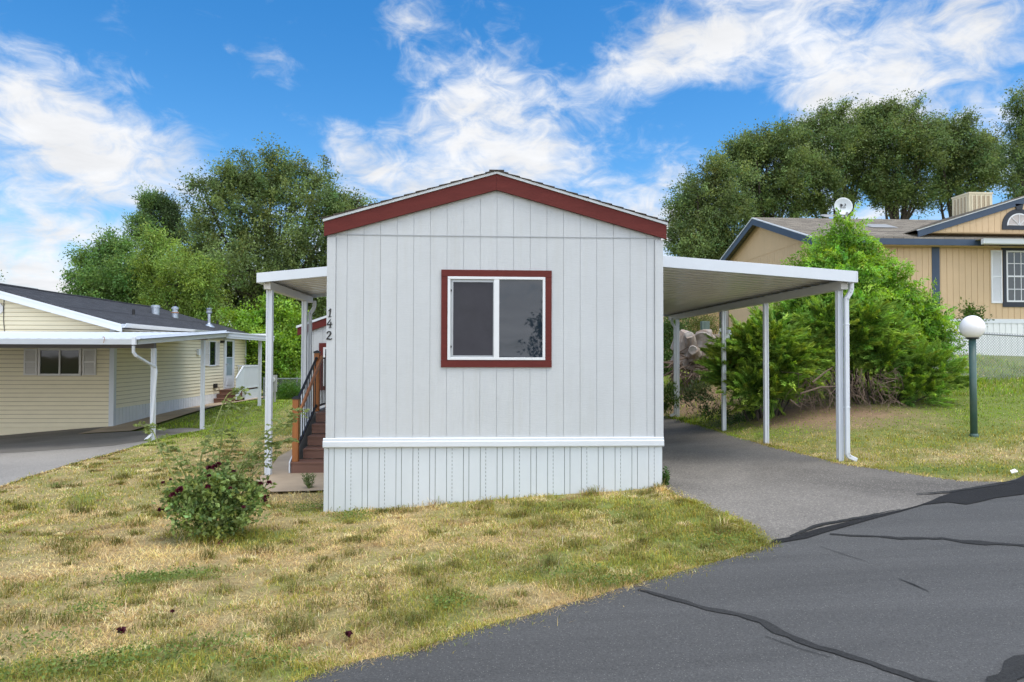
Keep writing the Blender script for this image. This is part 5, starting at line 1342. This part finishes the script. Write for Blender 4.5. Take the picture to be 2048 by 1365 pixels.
bush('weed_clump', 'dark weeds between the two middle carport posts', blobs_px([(1420,825,16),(1450,830,14),(1500,820,16),(1475,840,10)], 14.6), 1500, .06, (.05, .1, .025), clump=14, clump_r=.1, wl=.35, cat='plant', up=.7, stems=False)
bush('weed_clump', 'small leafy plant behind the globe lamp', blobs_px([(1940,625,14),(1950,640,15),(1930,645,12)], 19.5), 1200, .08, (.06, .12, .02), clump=14, clump_r=.12, cat='plant', stems=False)
bush('round_shrub', 'round dense green shrub on the lawn by the left back fence', blobs_px([(578,785,22),(590,790,18),(568,792,14)], 25.5), 6000, .07, (.085, .18, .03), clump=30, clump_r=.12, wl=.3, up=.5)

# small willow-leaf plant by the concrete pad
def sprig(name, label, base, n, h, col, spread=.35, leaf=.05, wl=.22, group=None):
    t_ = thing(name, label, 'plant', base, group); mb = MB(); P = []; D = []
    for i in range(n):
        a = random.uniform(0, 6.28); s = random.uniform(.1, spread); tip = Vector(base) + Vector((math.cos(a) * s * h, math.sin(a) * s * h, h * random.uniform(.65, 1)))
        b0 = Vector(base) + Vector((math.cos(a) * .02, math.sin(a) * .02, -.02)); mb.tube([b0, b0.lerp(tip, .5) + Vector((0, 0, .02)), tip], [.004, .003, .0015], 4, False)
        for k in range(18):
            q = b0.lerp(tip, .15 + .85 * k / 17); P.append(q); ang = k * 2.4; D.append((math.cos(ang), math.sin(ang), .75))
    mb.build('stem', m_cane, t_)
    P = np.array(P); C = np.array(col)[None] * (1 + rng.normal(size=(len(P), 1)) * .15)
    leaf_mesh('foliage', P, np.array(D), leaf * rng.uniform(.7, 1.2, len(P)), leaf * wl, C, m_leaf, t_)
sprig('young_plant', 'small upright narrow-leaved plant in front of the concrete pad by the steps', hit(620, 978), 10, .2, (.13, .19, .07), .5, .06)
sprig('young_plant', 'leafy green weed at the front right corner of the white home', hit(1330, 972), 7, .22, (.05, .11, .025), .4, .05, .6)
sprig('young_plant', 'small dark weed growing against the left end of the skirting', hit(692, 1012), 6, .12, (.045, .085, .025), .4, .035, .6)

# ------------------------------------------------------------------ rose bush
rb0 = hit(425, 1078); RY = rb0.y
rs = thing('rose_bush', 'rose bush with dark red faded blooms and long arching canes', 'rose bush', rb0)
rbl = blobs_px([(400,985,40),(440,965,38),(480,980,38),(370,1000,34),(430,1010,50),(480,1015,40),(385,1030,36),(440,1045,36),(350,985,24),(505,990,26),(450,955,20),(345,1010,16)], RY, .9)
P, ci, ax, d, cc = crown_points(rbl, 5600, 12, .05, .45, 1)
gz = T(P[:, 0], P[:, 1]); P[:, 2] = np.maximum(P[:, 2], gz + .05 + rng.random(len(P)) * .06)
Dl = ax * .5 + rng.normal(size=P.shape) * .6
PP = [P]; DD = [Dl]; CCs = [tone(ci, (.20, .275, .085), .36, .2)]; LL = [.052 * rng.uniform(.6, 1.3, len(P))]
canes = [[(430,1060),(445,960),(463,900),(487,840),(505,810)], [(440,1050),(470,960),(500,900),(540,860),(575,840),(610,822)], [(420,1060),(400,930),(430,850),(455,790),(480,783)],
         [(410,1060),(350,960),(320,900),(305,862),(283,852)], [(450,1040),(480,940),(520,905),(560,885),(590,880)], [(430,1040),(440,900),(452,830),(470,800)], [(400,1050),(370,950),(340,905),(330,890)],
         [(450,1050),(500,960),(530,920),(545,890)], [(440,1050),(430,930),(425,890),(440,865)], [(445,1050),(490,930),(540,880),(580,850),(596,832)], [(420,1050),(390,950),(372,915)], [(460,1050),(520,990),(540,950)]]
mb = MB()
for i, cpx in enumerate(canes):
    yy = RY + random.uniform(-.15, .2)
    pts_ = [atY(x_, y_, yy + .04 * k) for k, (x_, y_) in enumerate(cpx)]
    # smooth (Catmull) sampling
    S_ = []
    for k in range(len(pts_) - 1):
        p0_, p1_, p2_, p3_ = pts_[max(k-1, 0)], pts_[k], pts_[k+1], pts_[min(k+2, len(pts_)-1)]
        for q in range(6):
            t = q / 6; S_.append(.5 * ((2*p1_) + (p2_-p0_)*t + (2*p0_-5*p1_+4*p2_-p3_)*t*t + (3*p1_-p0_-3*p2_+p3_)*t**3))
    S_.append(pts_[-1])
    mb.tube(S_, [.0095 * (1 - .65 * k / len(S_)) for k in range(len(S_))], 5)
    for k in range(6, len(S_)):
        for q in range(2):
            if random.random() < .32: continue
            a = random.uniform(0, 6.28); v_ = Vector((math.cos(a), math.sin(a), random.uniform(-.3, .5))); st_ = S_[k]; m_ = st_ + v_ * random.uniform(.05, .09)
            for w_ in range(5):
                u = [0, .55, .55, 1, 1][w_] if w_ else 1.15
                pq = st_.lerp(m_, min(u, 1)); PP.append(np.array([pq])); side = Vector((-v_.y, v_.x, 0)) * (1 if w_ % 2 else -1) * (.8 if w_ else 0)
                DD.append(np.array([tuple(v_ * .7 + side + Vector((0, 0, -.25)))])); LL.append(np.array([random.uniform(.04, .062)]))
                CCs.append(np.array([[.19, .24, .08]]) * random.uniform(.7, 1.3))
mb.build('cane', m_cane, rs)
PP = np.concatenate(PP); leaf_mesh('foliage', PP, np.concatenate(DD), np.concatenate(LL), np.concatenate(LL) * .6, np.concatenate(CCs), m_leaf, rs)
def bloom(name, c, r, mat, parent=None, n=16):
    c = Vector(c); P_ = []; D_ = []
    for k in range(n):
        a = 2.4 * k; el = .9 - 1.5 * k / n; P_.append(tuple(c)); D_.append((math.cos(a) * math.cos(el), math.sin(a) * math.cos(el), math.sin(el)))
    Cc = np.array([[.075, .010, .020]]) * (1 + rng.normal(size=(n, 1)) * .3)
    return leaf_mesh(name, np.array(P_), np.array(D_), r * rng.uniform(.8, 1.2, n), r * 1.1, np.clip(Cc, .005, .3), mat, parent, .35)
for px, py, r in [(418,937,.045),(429,934,.045),(437,929,.04),(418,952,.03),(467,943,.028),(326,966,.03),(341,960,.022),(346,990,.045),(357,982,.045),(361,978,.04),(416,974,.038),(322,1020,.05),(461,977,.028),(521,968,.035),(538,966,.045),(533,995,.045),(529,1000,.04),(487,1015,.028)]:
    bloom('bloom', atY(px, py, RY - .30 if 340 < px < 510 else RY - .05), r * .8, m_petal, rs)
gf_ = 'fallen blooms on the dry lawn'
for (px, py, r), lab in zip([(243,1271,.032),(697,1279,.03),(345,1232,.02),(440,1092,.03)], ['shrivelled dark rose bloom lying near the bottom left of the lawn', 'single dark red rose bloom lying on the lawn near the road edge', 'tiny fallen petal clump between the rose bush and the lower left lawn', 'fallen dark bloom just in front of the rose bush']):
    p = hit(px, py); o = bloom('fallen_bloom', (p.x, p.y, p.z + .03), r, m_petal, None, 12); tag(o, lab, 'flower', gf_)

# ------------------------------------------------------------------ stump
shh = hit(1385, 742); SY = 19.6
sp_ = thing('tree_stump', 'weathered grey tree stump with sawn limbs and ragged roots on the bank', 'tree stump', (shh.x, SY, Tz(shh.x, SY)))
def log(pts, rs, cutdir=None, name='limb', mat=m_dead, n=26):
    mb = MB(); P_ = [atY(*p) for p in pts]
    mb.tube(P_, rs, n, cap=True)
    # ragged surface
    vs = []
    for v in mb.v:
        k = .014 * math.sin(v[0] * 55 + v[2] * 6) + random.uniform(-.005, .005); vs.append((v[0] + k, v[1] + k * .5, v[2] + k * .3))
    mb.v = vs
    return mb.build(name, mat, sp_), P_
log([(1372,740,SY),(1380,715,SY),(1388,690,SY - .05),(1395,672,SY - .1)], [.52, .47, .40, .28], name='trunk')
log([(1415,735,SY - .1),(1412,705,SY - .2),(1409,682,SY - .25),(1406,678,SY - .45)], [.42, .40, .34, .27])
MB().tube([atY(1406, 679, SY - .455), atY(1405.7, 680, SY - .475)], [.25, .235], 16).build('sawn_face', m_cut, sp_)
log([(1385,715,SY - .5),(1390,706,SY - .65),(1386,700,SY - .85)], [.2, .19, .14])
MB().tube([atY(1386, 700, SY - .855), atY(1385.8, 700.3, SY - .87)], [.125, .11], 12).build('sawn_face', m_cut, sp_)
log([(1382,690,SY - .35),(1380,680,SY - .45),(1378,671,SY - .55)], [.17, .16, .13])
MB().tube([atY(1378, 671, SY - .56), atY(1378, 670.5, SY - .58)], [.115, .1], 12).build('sawn_face', m_cut, sp_)
log([(1362,700,SY - .1),(1366,680,SY - .2),(1372,664,SY - .3)], [.3, .26, .16])
log([(1430,735,SY + .1),(1432,700,SY),(1428,670,SY)], [.25, .27, .24])
log([(1395,672,SY + .2),(1408,668,SY + .2),(1422,666,SY + .2)], [.12, .13, .1])
mb = MB()
for i in range(70):
    a_ = atY(random.uniform(1345, 1400), random.uniform(715, 755), SY - .5 + random.uniform(-.2, .2)); v_ = Vector((random.gauss(-.35, .5), random.gauss(-.4, .3), random.gauss(-.35, .3))).normalized() * random.uniform(.25, .75)
    e = a_ + v_; mb.tube([a_, a_.lerp(e, .5) + Vector((0, 0, random.uniform(-.05, .08))), e], [random.uniform(.015, .04), .02, .005], 5, False)
mb.build('root', m_twig, sp_)
ub = atY(1410, 658, 22.5); u_ = thing('utility_box', 'small green electrical box standing behind the tree stump', 'utility box', (ub.x, 22.5, Tz(ub.x, 22.5)))
MB().box(ub.x - .13, ub.x + .13, 22.4, 22.6, ub.z - .22, ub.z + .25).box(ub.x - .04, ub.x - .025, 22.385, 22.4, ub.z - .2, ub.z + .23).build('cabinet', m_boxg, u_, bevel=.01)
MB().box(ub.x - .05, ub.x + .05, 22.45, 22.55, Tz(ub.x, 22.5) - .1, ub.z - .22).build('post', m_boxg, u_)
pp = hit(2031, 949); o = MB().add([(pp.x - .05, pp.y, pp.z + .02), (pp.x + .05, pp.y + .02, pp.z + .035), (pp.x + .04, pp.y + .06, pp.z + .06), (pp.x - .03, pp.y + .05, pp.z + .04),
   (pp.x - .05, pp.y, pp.z + .01), (pp.x + .05, pp.y + .02, pp.z + .025), (pp.x + .04, pp.y + .06, pp.z + .05), (pp.x - .03, pp.y + .05, pp.z + .03)], [(0,1,2,3),(7,6,5,4),(0,4,5,1),(1,5,6,2),(2,6,7,3),(3,7,4,0)]).build('paper_scrap', m_white)
tag(o, 'crumpled white paper scrap in the grass at the road edge', 'litter')

# ------------------------------------------------------------------ grass
def make_grass():
    Ps = []
    def region(x0, x1, y0, y1, dmax, k=1.55, dref=4.0):
        n = int((x1 - x0) * (y1 - y0) * dmax)
        x = rng.uniform(x0, x1, n); y = rng.uniform(y0, y1, n); D = np.hypot(x, y)
        keep = rng.random(n) < np.minimum(1, (dref / D) ** k)
        return np.stack([x[keep], y[keep]], 1)
    A = [region(-7.5, 3.2, 2.6, 9, 8200), region(-8.5, -1.7, 9, 26, 3600, 1.5), region(4.6, 16, 8, 21, 3800, 1.45)]
    XY = np.concatenate(A)
    # tufts and ragged edges
    E = []
    def along(poly, n, wdt):
        L_ = [math.dist(poly[i], poly[i+1]) for i in range(len(poly) - 1)]; cs = np.cumsum([0] + L_)
        for s in rng.uniform(0, cs[-1], n):
            i = min(np.searchsorted(cs, s) - 1, len(L_) - 1); i = max(i, 0); t = (s - cs[i]) / L_[i]
            E.append((poly[i][0] + (poly[i+1][0] - poly[i][0]) * t + rng.normal() * wdt, poly[i][1] + (poly[i+1][1] - poly[i][1]) * t + rng.normal() * wdt))
    along(edge, 6500, .035); along(edge, 1500, .09); along(drive_edge_l, 4500, .06); along(drive_edge_r, 4000, .05); along(nd_e, 2000, .04)
    nE0 = len(XY); XY = np.concatenate([XY, np.array(E)]); isE = np.arange(len(XY)) >= nE0
    # separate tufts: 1 olive, 2 brown, 3 bleached
    TX_ = []; TK = []
    for k in range(640):
        cx_, cy_ = random.uniform(-6.5, 3.0), random.uniform(3.2, 8.8) if k < 500 else random.uniform(8.8, 15)
        if k >= 500: cx_ = random.uniform(-7, -2.5)
        kind = random.choice([1, 1, 1, 2, 2, 3]); rr_ = random.uniform(.03, .10); m = int(40 + 900 * rr_)
        TX_.append(np.stack([cx_ + rng.normal(size=m) * rr_, cy_ + rng.normal(size=m) * rr_ * .7], 1)); TK += [kind] * m
    kind = np.concatenate([np.zeros(len(XY), int), np.array(TK)]); XY = np.concatenate([XY] + TX_); isE = np.concatenate([isE, np.zeros(len(TK), bool)])
    x, y = XY[:, 0], XY[:, 1]
    bad = (inside(road_poly, x, y) | inside(drive_poly, x, y) | inside(ndrive_poly, x, y) | inside(walk_poly, x, y) | inside(nwalk_poly, x, y)) & ~isE
    bad |= (x > XL - .02) & (x < XR + .02) & (y > Y0 - .02)
    d = dfield(x, y); bad |= rng.random(len(x)) < d * .8
    # frustum margin
    uu = (x * math.cos(YAW) - y * math.sin(YAW)) / (x * math.sin(YAW) + y * math.cos(YAW) + 1e-6); bad |= (np.abs(uu) > .95)
    thin = fbm(x, y, 2.5, 31); bad |= (thin < .42) & (rng.random(len(x)) < .7) & (y < 9) & ~isE & (kind == 0)
    x, y, isE, kind = x[~bad], y[~bad], isE[~bad], kind[~bad]; n = len(x)
    g = gfield(x, y); D = np.hypot(x, y)
    green = rng.random(n) < np.clip(g * 1.05 - .02, 0, .93)
    green = np.where(kind == 1, rng.random(n) < .85, np.where(kind > 1, False, green))
    h = np.where(green, rng.uniform(.026, .052, n), rng.uniform(.012, .028, n)) * (.6 + .6 * vnoise(x, y, 1.7, 8))
    h = np.where(kind == 1, h * 1.5, np.where(kind == 3, h * 1.5, h))
    right = x > 4.6
    h = np.where(right & (y > 15.5), h * rng.uniform(2.0, 4.5, n), h)
    h = np.where((x < -6) & (y > 15), h * 1.6, h)
    tuft = fbm(x, y, 6.5, 40)
    h = np.where((tuft > .62) & (y < 12), h * 1.7, h)
    nearwall = (y > Y0 - .22) & (x > XL) & (x < XR); h = np.where(nearwall & (vnoise(x, x * 0, 5, 2) > .5), h * rng.uniform(1.2, 2.6, n), h)
    corner = np.exp(-(((x - drive_edge_l[-2][0] + .25) / .35) ** 2 + ((y - drive_edge_l[-2][1]) / .35) ** 2)); h *= 1 + 1.0 * corner
    rose = np.exp(-(((x - rb0.x) / .5) ** 2 + ((y - rb0.y) / .35) ** 2)); h *= 1 + 1.6 * rose
    w = np.where(green, .0036, .0028) * np.maximum(1, D / 4.2) ** .85
    a = rng.uniform(0, 2 * np.pi, n); lean = np.where(green, rng.uniform(.15, .9, n), rng.uniform(.6, 2.6, n))
    dirx, diry = np.cos(a), np.sin(a)
    gc = np.array([[.25, .335, .065]]) * (1 + rng.normal(size=(n, 1)) * .22); gc[:, 0] *= 1 + rng.random(n) * .75
    gc *= (.5 + .85 * fbm(x, y, 2.8, 12))[:, None]
    dkp = (tuft > .60) & (vnoise(x, y, 1.3, 50) > .45); gc[dkp] *= np.array([.75, .78, .8])
    sc_ = np.array([[.74, .58, .27]]) * (1 + rng.normal(size=(n, 1)) * .2); sc_[:, 2] *= 1 + rng.normal(size=n) * .15
    sc_ *= (.5 + .95 * fbm(x, y, 2.6, 15))[:, None]
    br = rng.random(n) < .22 * (.5 + fbm(x, y, 1.1, 60)); sc_[br] = np.array([.48, .33, .17]) * (1 + rng.normal(size=(br.sum(), 1)) * .2)
    C = np.where(green[:, None], gc, sc_)
    C[kind == 1] *= np.array([.60, .60, .72]); C[kind == 2] *= np.array([.50, .45, .44]); C[kind == 3] *= np.array([1.15, 1.2, 1.35])
    far_green = (right & (y > 12.5) & green) | ((x < -5.5) & (y > 14)); C[far_green] *= np.array([.72, 1.06, .6])
    C = np.clip(C, .01, .85)
    z = T(x, y) - .012
    B = np.stack([x, y, z], 1); up = np.stack([dirx * lean, diry * lean, np.ones(n)], 1); up = norm(up)
    side = np.stack([-diry, dirx, np.zeros(n)], 1); hh = h[:, None] * np.where(green, 1, 1.9)[:, None]; ww = w[:, None]
    mid = B + up * hh * .55 + np.stack([np.zeros(n), np.zeros(n), h * .12], 1)
    tip = B + up * hh + np.stack([dirx * h * .35, diry * h * .35, -h * .22], 1)
    tip[:, 2] = np.maximum(tip[:, 2], z + .008)
    V = np.stack([B - side * ww * .5, B + side * ww * .5, mid + side * ww * .42, mid - side * ww * .42, tip], 1).reshape(-1, 3)
    base = (np.arange(n) * 5)[:, None]
    q = base + np.array([[0, 1, 2, 3]]); t3 = base + np.array([[3, 2, 4]])
    fl = np.concatenate([q, t3], 1).ravel(); tot = np.tile([4, 3], n)
    o = np_mesh('grass', V, fl, tot, m_grass, None, np.repeat(C, 5, axis=0))
    tag(o, 'patchy dry and green grass covering the lawns', 'grass', kind='stuff')
    print('blades', n)
make_grass()
# clover: low broad-leaved ground cover patches
def clover():
    P = []; 
    for px, py, rx, ry, n in [(330,1157,.40,.09,900),(270,1166,.22,.07,400),(700,1035,.2,.13,500),(620,1018,.3,.12,500),(240,1325,.4,.1,700),(100,1350,.5,.12,700),(60,1290,.3,.1,300),(1240,1168,.25,.08,400),(1130,1150,.3,.08,300),(190,1225,.2,.07,250),(900,1212,.16,.08,300),(1450,1085,.3,.12,400),(110,975,.15,.08,150),(420,1300,.3,.1,300),(520,1330,.3,.08,300),(1960,945,.6,.12,400),(1850,945,.3,.08,250)]:
        c = hit(px, py)
        for _ in range(int(n * .6)): 
            x = c.x + random.gauss(0, rx * .6); y = c.y + random.gauss(0, ry * .8); P.append((x, y, 0))
    P = np.array(P); P[:, 2] = T(P[:, 0], P[:, 1]) + rng.uniform(.01, .06, len(P))
    ok = ~(inside(road_poly, P[:, 0], P[:, 1]) | inside(drive_poly, P[:, 0], P[:, 1])); P = P[ok]
    D = rng.normal(size=P.shape); D[:, 2] = np.abs(D[:, 2]) * .5
    C = np.array([[.16, .225, .055]]) * (1 + rng.normal(size=(len(P), 1)) * .25)
    o = leaf_mesh('clover', P, D, rng.uniform(.014, .03, len(P)), rng.uniform(.01, .02, len(P)), np.clip(C, .01, .3), m_leaf, None)
    tag(o, 'dark green clover and weed patches in the lawn', 'clover', kind='stuff')
clover()

# ------------------------------------------------------------------ light and sky
SUN = Vector((.38, -.36, 1.45)).normalized()
el = math.asin(SUN.z); azi = math.atan2(SUN.x, SUN.y)
sl_ = bpy.data.lights.new('sun', 'SUN'); sl_.energy = 1.6; sl_.angle = rad(36); sl_.color = (1, .94, .83)
so = bpy.data.objects.new('sun', sl_); COL.objects.link(so); so.rotation_euler = (-SUN).to_track_quat('-Z', 'Y').to_euler()
W = bpy.data.worlds.new('World'); SC.world = W; W.use_nodes = True
nt = W.node_tree; nt.nodes.clear()
def wn(t, **k):
    n = nt.nodes.new(t)
    for a, b in k.items(): setattr(n, a, b)
    return n
def math_(op, a, b=None, c=None, clamp=False):
    n = wn('ShaderNodeMath', operation=op); n.use_clamp = clamp
    for i, v in enumerate((a, b, c)):
        if v is None: continue
        if hasattr(v, 'links'): nt.links.new(v, n.inputs[i])
        else: n.inputs[i].default_value = v
    return n.outputs[0]
wo_ = wn('ShaderNodeOutputWorld'); bg = wn('ShaderNodeBackground'); nt.links.new(bg.outputs[0], wo_.inputs[0])
sky = wn('ShaderNodeTexSky', sky_type='NISHITA'); sky.sun_disc = False; sky.sun_elevation = el; sky.sun_rotation = azi; sky.air_density = 1.0; sky.dust_density = .3; sky.ozone_density = 2.0
STR = .10
bg.inputs['Strength'].default_value = STR
tc = wn('ShaderNodeTexCoord'); dirv = tc.outputs['Generated']
sep = wn('ShaderNodeSeparateXYZ'); nt.links.new(dirv, sep.inputs[0])
zc = math_('MAXIMUM', sep.outputs[2], 0.0); zc2 = math_('ADD', zc, .16)
px_ = math_('DIVIDE', sep.outputs[0], zc2); py_ = math_('DIVIDE', sep.outputs[1], zc2)
cmb = wn('ShaderNodeCombineXYZ'); nt.links.new(px_, cmb.inputs[0]); nt.links.new(py_, cmb.inputs[1])
def noise(scale, detail, rough, dist, rotz, sx, sy, off):
    mp = wn('ShaderNodeMapping'); mp.inputs['Rotation'].default_value = (0, 0, rad(rotz)); mp.inputs['Scale'].default_value = (sx, sy, 1); mp.inputs['Location'].default_value = (off, off * .7, 0)
    nt.links.new(cmb.outputs[0], mp.inputs[0]); n = wn('ShaderNodeTexNoise'); n.inputs['Scale'].default_value = scale; n.inputs['Detail'].default_value = detail
    n.inputs['Roughness'].default_value = rough; n.inputs['Distortion'].default_value = dist; nt.links.new(mp.outputs[0], n.inputs['Vector']); return n.outputs['Fac']
n1 = noise(1.3, 10, .58, .6, 28, 1, 1.6, 3.1)
def dnoise(scale, detail, rough, dist, sz):
    mp = wn('ShaderNodeMapping'); mp.inputs['Scale'].default_value = (1, 1, sz); mp.inputs['Rotation'].default_value = (0, rad(-14), 0)
    nt.links.new(dirv, mp.inputs[0]); n = wn('ShaderNodeTexNoise'); n.inputs['Scale'].default_value = scale; n.inputs['Detail'].default_value = detail
    n.inputs['Roughness'].default_value = rough; n.inputs['Distortion'].default_value = dist; nt.links.new(mp.outputs[0], n.inputs['Vector']); return n.outputs['Fac']
n2 = dnoise(6.0, 10, .60, .5, 2.0)
n3 = dnoise(17.0, 9, .62, .8, 1.7)
nn = math_('ADD', math_('ADD', math_('MULTIPLY', n1, .45), math_('MULTIPLY', n2, .95)), math_('ADD', math_('MULTIPLY', n3, .95), -.70))
bias = None
SKYB = [  # px, py, angular radius (deg), amount: where the cloud lies thicker (+) or the blue opens (-)
 (30,110,3,.25),(60,140,3,.2),(130,180,3.5,.2),(190,190,3,.15),(60,190,4,.15),(100,250,4,.2),(200,260,4,.28),(270,280,3.5,.25),(30,280,4,.2),(380,287,3,.15),(160,300,3,.1),
 (250,15,2.5,.2),(230,110,2.5,.14),(270,125,2,.14),(280,180,2,.12),(60,430,8,.16),(250,410,6,.12),(350,360,4,.2),(640,270,3.5,.25),(700,290,4,.2),(780,320,5,.2),
 (880,200,4,.28),(860,180,3,.12),(930,170,4,.1),(980,270,5,.25),(1050,250,5,.22),(1130,260,5,.15),(900,340,6,.25),(1000,300,6,.15),(1250,390,6,.25),(1330,430,5,.2),(835,55,2.5,.25),(800,10,3,.15),
 (1290,75,4,.25),(1380,65,5,.28),(1480,60,5,.28),(1440,110,3,.15),(1560,50,6,.22),(1650,60,6,.14),(1270,140,3.5,.24),(1340,130,3,.2),(1190,155,3,.12),(1620,140,4,.12),(1750,100,6,.1),
 (1640,225,4,.25),(1720,215,5,.22),(1850,190,6,.22),(1980,180,6,.2),(1560,250,3,.12),(1900,40,6,.08),(480,170,5,.06),(560,180,3,.05),
 (450,80,10,-.16),(520,230,5,-.06),(350,200,5,-.08),(150,60,4,-.12),(700,60,7,-.13),(620,150,6,-.08),(1120,80,4,-.22),(1180,60,4,-.18),(1060,170,3,-.12),(1450,220,5,-.18),(1360,280,4,-.1),
 (1520,170,4,-.13),(1250,330,3,-.13),(1800,140,4,-.06),(760,220,4,-.1),(520,300,4,-.1),(60,60,3,-.08),(120,110,2.5,-.05)]
for px, py, rd, amt in SKYB:
    d = ray(px, py).normalized()
    vm = wn('ShaderNodeVectorMath', operation='DOT_PRODUCT'); nt.links.new(dirv, vm.inputs[0]); vm.inputs[1].default_value = d
    mr = wn('ShaderNodeMapRange', interpolation_type='SMOOTHSTEP'); mr.inputs['From Min'].default_value = math.cos(rad(rd * 1.25)); mr.inputs['From Max'].default_value = 1
    mr.inputs['To Max'].default_value = amt * ((.36 if px < 420 else .48) if amt > 0 else .7); nt.links.new(vm.outputs['Value'], mr.inputs['Value'])
    bias = mr.outputs[0] if bias is None else math_('ADD', bias, mr.outputs[0])
behind = wn('ShaderNodeMapRange', interpolation_type='SMOOTHSTEP'); nt.links.new(sep.outputs[1], behind.inputs['Value'])
behind.inputs['From Min'].default_value = .5; behind.inputs['From Max'].default_value = -.2; behind.inputs['To Max'].default_value = .25  # extra unseen cloud added behind the camera for fill light
hz = wn('ShaderNodeMapRange', interpolation_type='SMOOTHSTEP'); nt.links.new(sep.outputs[2], hz.inputs['Value'])
hz.inputs['From Min'].default_value = .36; hz.inputs['From Max'].default_value = .05; hz.inputs['To Max'].default_value = .26
dens = math_('ADD', math_('ADD', nn, bias), math_('ADD', behind.outputs[0], hz.outputs[0]))
dm = wn('ShaderNodeMapRange', interpolation_type='SMOOTHSTEP'); nt.links.new(dens, dm.inputs['Value']); dm.inputs['From Min'].default_value = .38; dm.inputs['From Max'].default_value = .98
# thin veil from finer noise
hs = wn('ShaderNodeHueSaturation'); hs.inputs['Saturation'].default_value = 1.4; hs.inputs['Value'].default_value = 1.25; nt.links.new(sky.outputs[0], hs.inputs['Color'])
mxc = wn('ShaderNodeMix', data_type='RGBA'); nt.links.new(dm.outputs[0], mxc.inputs[0]); nt.links.new(hs.outputs[0], mxc.inputs[6])
# clouds: brighter where thick, soft grey-blue undersides from slow noise
cn = noise(2.3, 6, .6, .2, 10, 1, 1.3, 12.0)
cmr = wn('ShaderNodeMapRange'); nt.links.new(cn, cmr.inputs['Value']); cmr.inputs['From Min'].default_value = .3; cmr.inputs['From Max'].default_value = .7; cmr.inputs['To Min'].default_value = .82; cmr.inputs['To Max'].default_value = 1.06
ctint = wn('ShaderNodeMix', data_type='RGBA'); ctint.inputs[6].default_value = (4.7, 5.35, 6.3, 1); ctint.inputs[7].default_value = (6.3, 6.4, 6.6, 1); nt.links.new(dm.outputs[0], ctint.inputs[0])
cv = wn('ShaderNodeVectorMath', operation='SCALE'); nt.links.new(ctint.outputs[2], cv.inputs[0]); sd = wn('ShaderNodeVectorMath', operation='DOT_PRODUCT'); nt.links.new(dirv, sd.inputs[0]); sd.inputs[1].default_value = SUN
near = math_('MAXIMUM', math_('MAXIMUM', sd.outputs['Value'], math_('MULTIPLY', sep.outputs[1], -.95)), math_('MULTIPLY', math_('ABSOLUTE', sep.outputs[0]), .85))
sg = wn('ShaderNodeMapRange', interpolation_type='SMOOTHSTEP'); nt.links.new(near, sg.inputs['Value'])
sg.inputs['From Min'].default_value = .47; sg.inputs['From Max'].default_value = .88; sg.inputs['To Min'].default_value = 1.0; sg.inputs['To Max'].default_value = 2.9  # added fill: clouds brightened behind, overhead and at the sides
cbr = math_('MULTIPLY', cmr.outputs[0], sg.outputs[0])
nt.links.new(cbr, cv.inputs['Scale'])
nt.links.new(cv.outputs[0], mxc.inputs[7])
nt.links.new(mxc.outputs[2], bg.inputs['Color'])

vs_ = SC.view_settings; vs_.view_transform = 'Standard'; vs_.look = 'None'; vs_.exposure = 0.62; vs_.gamma = 1; vs_.use_curve_mapping = False
SC.cycles.use_denoising = True
SC.cycles.max_bounces = 8
SC.cycles.sample_clamp_indirect = 6
